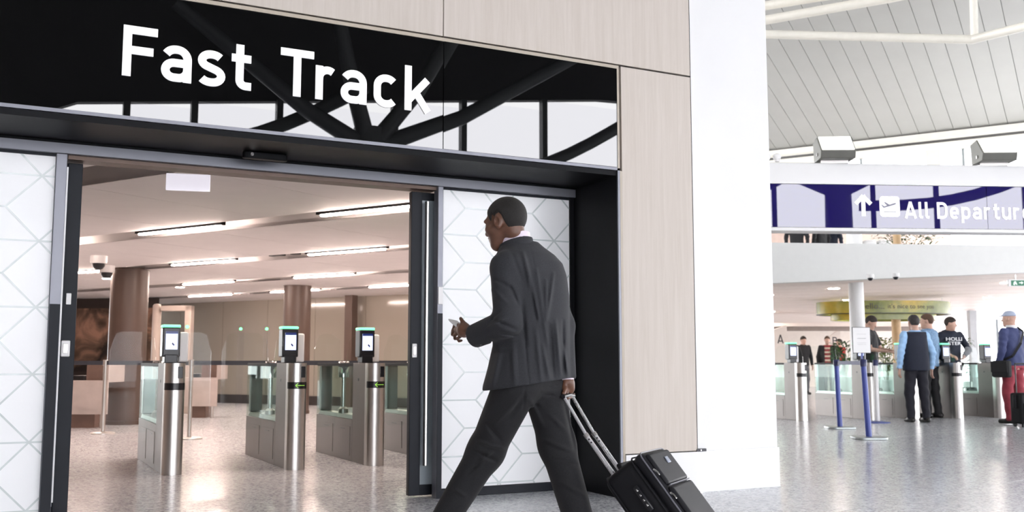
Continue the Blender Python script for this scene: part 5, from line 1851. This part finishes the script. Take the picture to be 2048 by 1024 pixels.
# telescopic handle
ry = 0.028
for x in (-0.050, 0.050):
    MB().tube([(x, ry, Hc - 0.02), (x, ry, Hc + (LEN - Hc) * 0.52)], 0.0105, 14).build('lower_tube', ALU, case, smooth=True)
    tb = MB().tube([(x, ry, Hc + (LEN - Hc) * 0.50), (x, ry * 0.3, LEN - 0.012)], 0.0078, 14).build('upper_tube', ALU, case, smooth=True)
    MB().tube([(x, ry, Hc + (LEN - Hc) * 0.49), (x, ry, Hc + (LEN - Hc) * 0.535)], 0.0125, 14).build('tube_collar', STEEL, case, smooth=True)
    for k in range(2):
        MB().lathe([(0.004, -0.001), (0.004, 0.001)], 10).build('rivet', BLACK_PLASTIC, case, loc=(x - 0.0105, ry - 0.004, Hc + (LEN - Hc) * (0.46 - 0.04 * k)), rot=(0, math.pi / 2, 0))
    box('handle_socket', BLACK_PLASTIC, case, x - 0.022, x + 0.022, ry - 0.018, ry + 0.018, Hc - 0.008, Hc + 0.010, bevel=0.005)
MB().tube([(-0.062, 0.006, LEN - 0.004), (0.0, 0.002, LEN), (0.062, 0.006, LEN - 0.004)], [0.011, 0.013, 0.011], 12).build('grip', BLACK_PLASTIC, case, smooth=True)
for x in (-W2 + 0.03, W2 - 0.03):
    MB().lathe([(0.012, -0.012), (0.042, -0.012), (0.044, 0.0), (0.042, 0.012), (0.012, 0.012)], 24).build('wheel', BLACK_PLASTIC, case, smooth=True, loc=(x, 0.03, 0.0), rot=(0, math.pi / 2, 0))
    box('wheel_housing', BLACK_PLASTIC, case, x - 0.022, x + 0.022, -0.01, 0.045, 0.02, 0.07, bevel=0.01)
for x in (-W2 + 0.04, W2 - 0.04):
    box('foot', BLACK_PLASTIC, case, x - 0.015, x + 0.015, -Dp * 0.62 - 0.02, -Dp * 0.62 + 0.02, -0.035, 0.002, bevel=0.006)


# ================================================================== PEOPLE BY THE DEPARTURES GATES
def V3(*a):
    return np.array(a, np.float32)


def figure(px, D, face, label, H=1.76, skin=SKIN_L, top=None, bottom=None, hair=None, shoes=SHOE, sleeve='long', el=None, er=None, wl=None, wr=None,
           headturn=0.0, nod=0.0, z0=0.0, vox=0.011, stout=1.0, hood=False, stance=0.10, step=0.0, coat=0.86, group=None, hairline=0.0, vest=None):
    R_ = (px - 1024) / FPX * D * math.cos(PITCH) if z0 == 0 else (px - 1024) / 2011.3 * D
    R_ = (px - 1024) / 2011.3 * D
    c = C(R_, D, z0)
    t = empty('person', c, -YAW - math.radians(face), label, 'person', group)
    k = H / 1.76
    t.scale = (k, k, k)
    el = V3(*(el or (-0.27, -0.02, 1.13)))
    er = V3(*(er or (0.27, -0.02, 1.13)))
    wl_ = V3(*(wl or (-0.27, 0.04, 0.87)))
    wr_ = V3(*(wr or (0.27, 0.04, 0.87)))
    sl_, sr2 = V3(-0.185 * (0.9 + 0.1 * stout), 0, 1.42), V3(0.185 * (0.9 + 0.1 * stout), 0, 1.42)
    hips = [V3(-0.085, 0, 0.91), V3(0.085, 0, 0.91)]
    knees = [V3(-stance, 0.02 + step, 0.49), V3(stance, 0.02 - step, 0.49)]
    ank = [V3(-stance, -0.02 + step * 1.4, 0.09), V3(stance, -0.02 - step * 1.4, 0.09)]
    ht = math.radians(headturn)
    nd = math.radians(nod)
    f3 = np.array((math.sin(ht) * math.cos(nd), math.cos(ht) * math.cos(nd), -math.sin(nd)))
    r3 = np.array((math.cos(ht), -math.sin(ht), 0))
    u3 = np.cross(r3, f3)
    R3 = np.stack([r3, f3, u3]).astype(np.float32)
    hc = V3(0, 0.03, 1.63)

    def hp(x, y, z):
        return hc + (x * r3 + y * f3 + z * u3).astype(np.float32)

    def sk(P):
        return smin(ell(P, hp(0, -0.010, 0.025), (0.078, 0.098, 0.095), R3), ell(P, hp(0, 0.04, -0.045), (0.060, 0.055, 0.078), R3), 0.035)

    def fingers(P, w_, e_):
        d_ = (w_ - e_) / np.linalg.norm(w_ - e_)
        sd = np.array((0, 1, 0), np.float32) if abs(d_[1]) < 0.8 else np.array((1, 0, 0), np.float32)
        sd = sd - d_ * (sd @ d_)
        sd = sd / np.linalg.norm(sd)
        pn = np.cross(d_, sd)
        o_ = ecap(P, w_, w_ + d_ * 0.085, 0.026, 0.036, pn, 1.9)
        for i_, ln in enumerate((0.068, 0.075, 0.070, 0.055)):
            b_ = w_ + d_ * 0.088 + sd * (0.030 - 0.020 * i_)
            m_ = b_ + d_ * ln * 0.55 + pn * 0.012
            o_ = smin(o_, np.minimum(cap(P, b_, m_, 0.0105, 0.0095), cap(P, m_, m_ + d_ * ln * 0.35 + pn * 0.022, 0.0095, 0.0085)), 0.004)
        th = w_ + d_ * 0.03 + sd * 0.030
        return smin(o_, cap(P, th, th + d_ * 0.05 + sd * 0.022 + pn * 0.01, 0.013, 0.009), 0.006)

    def body_(P):
        d = sk(P)
        d = smin(d, cap(P, hp(0, 0.088, 0.01), hp(0, 0.112, -0.030), 0.009, 0.013), 0.012)
        d = smin(d, ell(P, hp(0, 0.062, -0.100), (0.032, 0.028, 0.024), R3), 0.03)
        d = smin(d, ecap(P, hp(-0.016, 0.090, -0.062), hp(0.016, 0.090, -0.062), 0.009, 0.009, u3, 1.2), 0.008)
        for s_ in (-1, 1):
            d = smin(d, ell(P, hp(s_ * 0.082, -0.004, -0.006), (0.011, 0.022, 0.034), R3), 0.008)
            d = smax(d, -ell(P, hp(s_ * 0.031, 0.100, 0.006), (0.016, 0.014, 0.009), R3), 0.010)
        d = smin(d, cap(P, hp(0, -0.03, -0.06), V3(0, -0.01, 1.46), 0.057, 0.064), 0.03)
        d = smin(d, loft_z(P, [(0.84, 0, 0, 0.13, 0.09), (1.1, 0, 0, 0.13, 0.085), (1.36, 0, 0, 0.15, 0.09), (1.45, 0, 0, 0.09, 0.06)]), 0.03)
        for s_, e_, w_ in ((sl_, el, wl_), (sr2, er, wr_)):
            d = smin(d, cap(P, s_, e_, 0.046, 0.040), 0.02)
            d = smin(d, cap(P, e_, w_, 0.040, 0.026), 0.02)
            d = smin(d, fingers(P, w_, e_), 0.012)
        for i_ in (0, 1):
            d = smin(d, cap(P, hips[i_], knees[i_], 0.07, 0.05), 0.02)
            d = smin(d, cap(P, knees[i_], ank[i_], 0.05, 0.035), 0.02)
            d = smin(d, cap(P, ank[i_], ank[i_] + V3(0, 0.12, -0.05), 0.035, 0.025), 0.02)
        return d
    ext = np.stack([el, er, wl_, wr_])
    lo_ = np.minimum(V3(-0.30, -0.22, 0.0), ext.min(0) - 0.20)
    hi_ = np.maximum(V3(0.30, 0.26, 1.80), ext.max(0) + 0.20)
    lo_[2], hi_[2] = 0.0, 1.80
    link_mesh('body', sdf_mesh('body', body_, lo_, hi_, vox), skin, t)
    if hair:
        def hair_(P):
            d = sk(P) - 0.010
            q = (P - hc) @ R3.T
            line = np.interp(q[:, 1], [-0.12, -0.05, -0.02, 0.03, 0.045, 0.10], [-0.075, -0.065, 0.02, 0.02, 0.03, 0.070 + hairline])
            return smax(d, (line - q[:, 2]).astype(np.float32), 0.006)
        link_mesh('hair', sdf_mesh('hair', hair_, hc - 0.17, hc + 0.17, vox * 0.75), hair, t)

    def torso(P, grow=0.0, hem=coat):
        lv = [(hem - 0.03, 0, 0, 0.175 * stout + grow, 0.125 * stout + grow), (1.05, 0, 0.0, 0.172 * stout + grow, 0.122 * stout + grow), (1.25, 0, 0, 0.190 + grow, 0.125 + grow), (1.40, 0, -0.005, 0.190 + grow, 0.105 + grow),
              (1.46, 0, -0.01, 0.110 + grow, 0.078 + grow), (1.50, 0, -0.01, 0.075 + grow, 0.066 + grow)]
        d = loft_z(P, lv, 0, 2.4)
        return smin(d, cap(P, sl_, sr2, 0.060 + grow, 0.060 + grow), 0.04)

    def top_(P, grow=0.0):
        d = torso(P, grow)
        for s_, e_, w_ in ((sl_, el, wl_), (sr2, er, wr_)):
            if sleeve == 'long':
                a_ = smin(cap(P, s_, e_, 0.066, 0.056), cap(P, e_, w_ - (w_ - e_) * 0.02, 0.055, 0.043), 0.02)
                a_ = smax(a_, plane(P, w_ - (w_ - e_) * 0.04, w_ - e_), 0.005)
            elif sleeve == 'short':
                a_ = cap(P, s_, s_ + (e_ - s_) * 0.72, 0.068, 0.064)
                a_ = smax(a_, plane(P, s_ + (e_ - s_) * 0.75, e_ - s_), 0.005)
            d = smin(d, a_ + 0.004 * np.sin(P[:, 2] * 70 + P[:, 0] * 25), 0.02)
        d = d + 0.0035 * np.sin(P[:, 0] * 45 + P[:, 2] * 14) * np.sin(P[:, 2] * 17)
        if hood:
            d = smin(d, ell(P, V3(0, -0.08, 1.47), (0.13, 0.075, 0.065)), 0.04)
            d = smin(d, ell(P, V3(0, 0.02, 1.47), (0.105, 0.085, 0.045)), 0.03)
            d = smax(d, -ell(P, V3(0, 0.02, 1.53), (0.072, 0.072, 0.06)), 0.01)
        return smax(d, hi_hem - P[:, 2], 0.006)
    hi_hem = coat
    link_mesh('top', sdf_mesh('top', top_, lo_ + V3(0, 0, coat - 0.05) - V3(0.03, 0.03, 0), np.array((hi_[0] + 0.03, hi_[1] + 0.03, 1.60), np.float32), vox), top, t)
    if vest is not None:
        def vest_(P):
            d = torso(P, 0.012, coat - 0.02)
            for s_, sg_ in ((sl_, -1), (sr2, 1)):
                d = smax(d, -(ell(P, s_ + V3(sg_ * 0.055, 0, -0.03), (0.075, 0.2, 0.13))), 0.02)
            d = smax(d, P[:, 2] - 1.475, 0.01)
            return smax(d, coat - 0.02 - P[:, 2], 0.006)
        link_mesh('vest', sdf_mesh('vest', vest_, V3(-0.30, -0.25, coat - 0.08), V3(0.30, 0.25, 1.55), vox), vest, t)

    def legs_(P):
        d = None
        for i_ in (0, 1):
            l_ = smin(cap(P, hips[i_], knees[i_], 0.092 * stout, 0.076), cap(P, knees[i_], ank[i_], 0.076, 0.062), 0.04)
            d = l_ if d is None else smin(d, l_, 0.02)
        d = smin(d, loft_z(P, [(0.86, 0, 0, 0.15 * stout, 0.105 * stout), (1.0, 0, 0, 0.155 * stout, 0.108 * stout)]), 0.04)
        d = d + 0.004 * np.sin(P[:, 2] * 38 + P[:, 0] * 30)
        return smax(smax(d, P[:, 2] - 1.0, 0.006), 0.05 - P[:, 2], 0.006)
    link_mesh('trousers', sdf_mesh('trousers', legs_, V3(-0.30, -0.30, 0.0), V3(0.30, 0.30, 1.05), vox), bottom, t)
    for i_ in (0, 1):
        a_ = ank[i_]
        he, to = a_ + V3(0, -0.04, -0.045), a_ + V3(0, 0.17, -0.052)

        def sh_(P):
            d = smin(cap(P, he, to, 0.044, 0.038), cap(P, a_ - V3(0, 0, 0.01), a_ + V3(0, 0.07, -0.04), 0.050, 0.038), 0.02)
            return smax(d, 0.001 - P[:, 2], 0.004)
        link_mesh('shoe', sdf_mesh('shoe', sh_, np.minimum(he, to) - 0.07, np.maximum(a_, to) + 0.08, vox), shoes, t)
    t['_hp'] = 0
    del t['_hp']
    return t, hp


NAVY = mat('navy_knit', (0.010, 0.014, 0.030), 0.8, var=0.15, vscale=60)
BLACKC = mat('black_cotton', (0.012, 0.012, 0.014), 0.8, var=0.15, vscale=60)
DARKTR = mat('dark_navy_trouser', (0.010, 0.010, 0.018), 0.8, var=0.12, vscale=50)
LBLUE = mat('light_blue_shirt', (0.36, 0.58, 0.88), 0.7, var=0.06, vscale=30)
DENIM = mat('blue_denim', (0.16, 0.27, 0.42), 0.8, var=0.3, vscale=40)
BLAZER = mat('blue_blazer_cloth', (0.042, 0.055, 0.15), 0.75, var=0.12, vscale=60)
BURG = mat('burgundy_cotton', (0.30, 0.035, 0.055), 0.75, var=0.15, vscale=25)
REDJ = mat('red_cotton', (0.42, 0.03, 0.03), 0.75, var=0.15, vscale=25)
HBROWN = mat('hair_brown', (0.085, 0.045, 0.025), 0.7, var=0.3, vscale=90)
HDARK = mat('hair_dark_brown', (0.022, 0.014, 0.010), 0.7, var=0.3, vscale=90)
HGREY = mat('hair_dark_grey', (0.035, 0.03, 0.03), 0.7, var=0.4, vscale=60)
GREYT = mat('grey_trouser', (0.10, 0.10, 0.11), 0.8, var=0.1)
# striped jumper
m, nt_, b = nt('red_cream_stripes')
tc = nt_.nodes.new('ShaderNodeTexCoord')
wv = nt_.nodes.new('ShaderNodeTexWave')
wv.bands_direction = 'Z'
wv.inputs['Scale'].default_value = 2.6
r = nt_.nodes.new('ShaderNodeValToRGB')
r.color_ramp.interpolation = 'CONSTANT'
r.color_ramp.elements[0].color = (0.30, 0.02, 0.03, 1)
r.color_ramp.elements[1].position = 0.6
r.color_ramp.elements[1].color = (0.75, 0.62, 0.50, 1)
nt_.links.new(tc.outputs['Object'], wv.inputs[0])
nt_.links.new(wv.outputs[0], r.inputs[0])
nt_.links.new(r.outputs[0], b.inputs['Base Color'])
STRIPES = m

figure(1832, 16.15, -8, 'man in a navy vest over a light blue shirt, seen from behind at the e-gates', H=1.72, top=LBLUE, vest=NAVY, bottom=DARKTR, hair=HGREY, stout=1.16, wr=(0.29, 0.03, 0.86), er=(0.28, -0.03, 1.13), step=0.03, stance=0.11)
figure(1860, 17.45, -42, 'brown haired man in a blue denim jacket beside the man in the vest', H=1.80, top=DENIM, bottom=BLACKC, hair=HBROWN, headturn=-25, el=(-0.27, 0.05, 1.14), wl=(-0.20, 0.24, 1.12), er=(0.235, -0.03, 1.13), wr=(0.22, 0.05, 0.88), step=0.03)
hm, hm_hp = figure(1903, 19.4, 172, 'man in a dark hoodie with white lettering on the chest, beyond the gates', H=1.83, top=NAVY, bottom=BLACKC, hair=HDARK, headturn=-48, nod=8, hood=True, el=(-0.34, 0.02, 1.15), wl=(-0.12, 0.22, 1.02), er=(0.28, 0.02, 1.15), wr=(0.16, 0.24, 1.05))
for txt, z_ in (('HOLLI', 1.315), ('STER', 1.235)):
    me = text_mesh(txt, 0.088, 0.002, 0.001)
    for v_ in me.vertices:
        x_, y_, e_ = v_.co
        x_ *= 1.35
        v_.co = (-x_, 0.131 * math.sqrt(max(0.05, 1 - (x_ / 0.30) ** 2)) + e_ + 0.004, z_ + y_)
    link_mesh('chest_lettering', me, mat('white_print', (0.85, 0.85, 0.87), 0.6, var=0.02), hm)
figure(1742, 19.3, 128, 'dark haired man in a black tee looking down behind the paper notice', H=1.85, top=BLACKC, bottom=GREYT, hair=HDARK, sleeve='short', headturn=0, nod=28, el=(-0.24, 0.10, 1.14), wl=(-0.12, 0.34, 1.12), er=(0.24, 0.08, 1.14), wr=(0.10, 0.33, 1.10))
cm, cm_hp = figure(2026, 15.7, -28, 'man in a pale blue cap, navy blazer and burgundy trousers seen from behind', H=1.76, top=BLAZER, bottom=BURG, hair=None, stout=1.14, coat=0.90, headturn=-18, wl=(-0.27, 0.08, 0.88), el=(-0.29, -0.03, 1.13), step=0.03)


def cap_(P):
    hc = V3(0, 0.03, 1.63)
    d = ell(P, cm_hp(0, -0.008, 0.050), (0.088, 0.108, 0.080))
    d = smin(d, ecap(P, cm_hp(0, 0.07, 0.052), cm_hp(0, 0.125, 0.040), 0.065, 0.05, (0, 0, 1), 4.0), 0.01)
    return smax(d, 1.672 - P[:, 2], 0.005)


link_mesh('cap', sdf_mesh('cap', cap_, V3(-0.2, -0.2, 1.6), V3(0.2, 0.26, 1.85), 0.008), mat('cap_pale_blue', (0.42, 0.48, 0.62), 0.7, var=0.08), cm)
link_mesh('shirt_collar', sdf_mesh('shirt_collar', lambda P: np.maximum(np.abs(np.hypot(P[:, 0], P[:, 1] + 0.005) - 0.072) - 0.010, np.abs(P[:, 2] - 1.505) - 0.025), V3(-0.12, -0.12, 1.45), V3(0.12, 0.12, 1.56), 0.007), mat('white_collar', (0.8, 0.8, 0.82), 0.6, var=0.02), cm)
pst = [(-0.215, 0.02, 0.98), (-0.20, -0.145, 1.05), (-0.02, -0.165, 1.25), (0.10, -0.135, 1.43), (0.13, -0.02, 1.50), (0.10, 0.12, 1.42), (-0.06, 0.155, 1.2), (-0.20, 0.13, 1.02), (-0.215, 0.02, 0.98)]
sbag = empty('shoulder_bag', cm.location, cm.rotation_euler.z, 'black shoulder bag on a diagonal strap worn over the navy blazer', 'bag')
MB().box(-0.35, -0.24, -0.16, 0.14, 0.72, 0.98).build('bag_body', BLACKC, sbag, bevel=0.035, seg=3, smooth=True)
mb = MB()
for i in range(len(pst) - 1):
    mb.bar(pst[i], pst[i + 1], 0.038, 0.006, (Vector((pst[i][0], pst[i][1], 0)) + Vector((0, 0.001, 0))).normalized())
mb.build('strap', BLACKC, sbag)
box('flap', BLACKC, sbag, -0.362, -0.345, -0.15, 0.13, 0.80, 0.97, bevel=0.005)


def trolley(R_, F_, rz, label, h=0.56):
    t = empty('trolley_case', C(R_, F_), -YAW + rz, label, 'suitcase')
    box('shell', CASE, t, -0.19, 0.19, -0.12, 0.12, 0.045, h, bevel=0.035, seg=3)
    box('front_pocket', CASE2, t, -0.15, 0.15, -0.15, -0.11, 0.09, h * 0.7, bevel=0.015)
    box('side_strap', CASE2, t, -0.215, -0.185, -0.03, 0.03, h * 0.55, h * 0.95, bevel=0.012)
    for x in (-0.10, 0.10):
        MB().tube([(x, 0.07, h - 0.02), (x, 0.07, 0.93)], 0.010, 10).build('handle_tube', BLACK_PLASTIC, t, smooth=True)
        MB().lathe([(0.01, -0.012), (0.03, -0.012), (0.03, 0.012), (0.01, 0.012)], 16).build('wheel', BLACK_PLASTIC, t, loc=(x * 1.4, 0.08, 0.03), rot=(0, math.pi / 2, 0), smooth=True)
    MB().tube([(-0.10, 0.07, 0.93), (0.10, 0.07, 0.93)], 0.014, 10).build('grip', BLACK_PLASTIC, t, smooth=True)
    for x in (-0.14, 0.14):
        box('foot', BLACK_PLASTIC, t, x - 0.02, x + 0.02, -0.11, -0.07, 0.0, 0.05)
    return t


trolley(7.66, 15.05, 0.25, 'black trolley case standing behind the man in burgundy trousers', 0.50)
trolley(9.05, 20.1, -0.2, 'black trolley case parked beyond the e-gates near the hoodie', 0.46)

figure(1607, 30.0, 165, 'dark haired person in a black jacket near the letter A panel', H=1.74, top=BLACKC, bottom=GREYT, hair=HDARK, vox=0.016, nod=10)
p2, _ = figure(1656, 30.0, 200, 'person in a red and cream striped jumper and open black jacket', H=1.74, top=STRIPES, bottom=GREYT, hair=HBROWN, vox=0.016, sleeve='long')


def openj(P):
    d = loft_z(P, [(0.80, 0, 0, 0.205, 0.15), (1.05, 0, 0, 0.20, 0.15), (1.25, 0, 0, 0.215, 0.15), (1.40, 0, 0, 0.22, 0.13), (1.47, 0, 0, 0.12, 0.10)], 0, 2.4)
    d = smin(d, cap(P, V3(-0.19, 0, 1.42), V3(-0.27, -0.02, 1.13), 0.078, 0.068), 0.03)
    d = smin(d, cap(P, V3(0.19, 0, 1.42), V3(0.27, -0.02, 1.13), 0.078, 0.068), 0.03)
    for s_ in (-1, 1):
        d = smin(d, cap(P, V3(s_ * 0.27, -0.02, 1.13), V3(s_ * 0.27, 0.04, 0.90), 0.068, 0.055), 0.03)
    d = np.maximum(d, -np.maximum(np.abs(P[:, 0]) - 0.085, 0.02 - P[:, 1]))
    return np.maximum(d, np.maximum(0.82 - P[:, 2], P[:, 2] - 1.48))


link_mesh('jacket', sdf_mesh('jacket', openj, V3(-0.42, -0.28, 0.76), V3(0.42, 0.28, 1.55), 0.014), BLACKC, p2)
figure(1681, 31.0, 250, 'person in a red top by the letter B panel', H=1.68, top=REDJ, bottom=BLACKC, hair=HDARK, vox=0.016, vest=BLACKC, el=(-0.25, 0.08, 1.12), wl=(-0.15, 0.3, 1.1))
for px, D, fc, tp, lab in ((1601, 26.0, 20, BLACKC, 'person in black on the mezzanine floor, apart from the pair'), (1650, 26.2, -30, BLACKC, 'person in a black coat on the mezzanine with red beside'),
                           (1671, 26.5, 40, NAVY, 'person in a navy coat on the mezzanine next to the white column')):
    figure(px, D, fc, lab, H=1.75, top=tp, bottom=REDJ if tp is BLACKC and px > 1620 else GREYT, hair=HDARK, vox=0.018, z0=3.1, group='people on the mezzanine')


# ================================================================== PLANTS
def leafy(name, pos, h0, h1, spread, n_, label, lm, pot=None, blade=0.16, seed=1, bw=0.026):
    rng = random.Random(seed)
    t = empty(name, pos, rng.uniform(0, 6), label, 'plant')
    mb = MB()
    for i in range(n_):
        a = rng.uniform(0, 2 * math.pi)
        rr_ = spread * math.sqrt(rng.random()) * 0.7
        z = rng.uniform(h0, h1)
        p = Vector((rr_ * math.cos(a), rr_ * math.sin(a), z))
        b2 = a + rng.uniform(-0.8, 0.8)
        d = Vector((math.cos(b2), math.sin(b2), rng.uniform(0.1, 0.9))).normalized()
        L_ = blade * rng.uniform(0.6, 1.3)
        s_ = d.cross(Vector((0, 0, 1))).normalized() * (bw * rng.uniform(0.7, 1.2))
        m1, m2, tip = p + d * L_ * 0.35, p + d * L_ * 0.7 + Vector((0, 0, -0.02)), p + d * L_ + Vector((0, 0, -0.06 * L_ / 0.16))
        mb.add([p, m1 + s_, m1 - s_, m2 + s_ * 0.8, m2 - s_ * 0.8, tip], [(0, 2, 1), (1, 2, 4, 3), (3, 4, 5)])
    o = mb.build('foliage', lm, t)
    o['kind'] = 'stuff'
    st = MB()
    for k in range(5):
        a = k * 1.26
        st.tube([(0.03 * math.cos(a), 0.03 * math.sin(a), h0 * 0.7), (spread * 0.45 * math.cos(a), spread * 0.45 * math.sin(a), (h0 + h1) / 2 + 0.1)], 0.006, 5)
    st.build('stem', mat('stem_green', (0.10, 0.13, 0.04), 0.6, var=0.1), t)
    if pot:
        r0, ph_ = pot
        MB().lathe([(r0 * 0.75, 0), (r0, ph_), (r0 * 0.9, ph_), (r0 * 0.85, ph_ - 0.03)], 20).build('pot', WHITE_PLASTIC, t, smooth=True)
    return t


LF1 = mat('leaf_yellow_green', (0.20, 0.24, 0.05), 0.5, var=0.45, vscale=9)
LF2 = mat('leaf_dark_green', (0.03, 0.09, 0.02), 0.5, var=0.4, vscale=9)
c = C((1771 - 1024) / 2011.3 * 20.6, 20.6)
leafy('potted_plant', (c.x, c.y, 0), 0.72, 1.42, 0.20, 150, 'yellow green potted plant beside the man in the black tee', LF1, (0.16, 0.6), seed=3)
c = C((1690 - 1024) / 2011.3 * 27.5, 27.5)
leafy('potted_palm', (c.x, c.y, 0), 0.9, 1.45, 0.45, 160, 'dark green potted plant beside the letter B panel', LF2, (0.22, 0.6), blade=0.34, seed=4)
c = C((1772 - 1024) / 2011.3 * 27, 27)
leafy('potted_shrub', (c.x, c.y, 0), 0.7, 1.62, 0.40, 180, 'broad dark green potted shrub in front of the tan column', LF2, (0.25, 0.6), blade=0.22, seed=5)
c = C((1932 - 1024) / 2011.3 * 24, 24)
leafy('slim_plant', (c.x, c.y, 0), 0.6, 1.5, 0.12, 80, 'slim green plant behind the man in the hoodie', LF2, (0.12, 0.5), blade=0.2, seed=6)
c = C((1822 - 1024) / 2011.3 * 22.5, 22.5, 3.1)
leafy('mezzanine_plant', c, 0.25, 0.98, 0.95, 420, 'wide dark green planter shrub on the mezzanine', LF2, (0.3, 0.4), blade=0.2, seed=8)
c = C((1804 - 1024) / 2011.3 * 21.6, 21.6, 3.1)
t = MB().lathe([(0.085, 0), (0.085, 0.9), (0.075, 0.92)], 20).build('tan_bollard', MATS['tan_column_paint'], smooth=True)
t.location = c
tag(t, 'short tan bollard before the mezzanine shrub', 'bollard')
for px, w_ in ((1745, 0.9),):
    c = C((px - 1024) / 2011.3 * 27, 27, 3.1)
    t = empty('mezzanine_bench', c, -YAW, 'white rounded bench back on the mezzanine beside the shrub', 'bench')
    for k in range(3):
        box('seat_shell', WHITE_PLASTIC, t, -0.55 + 0.38 * k, -0.2 + 0.38 * k, -0.2, 0.2, 0.40, 1.15, bevel=0.08, seg=3)
    box('frame', STEEL, t, -0.55, 0.55, -0.05, 0.05, 0.36, 0.42)
    for x in (-0.5, 0.5):
        box('leg', STEEL, t, x - 0.02, x + 0.02, -0.15, 0.15, 0, 0.38)
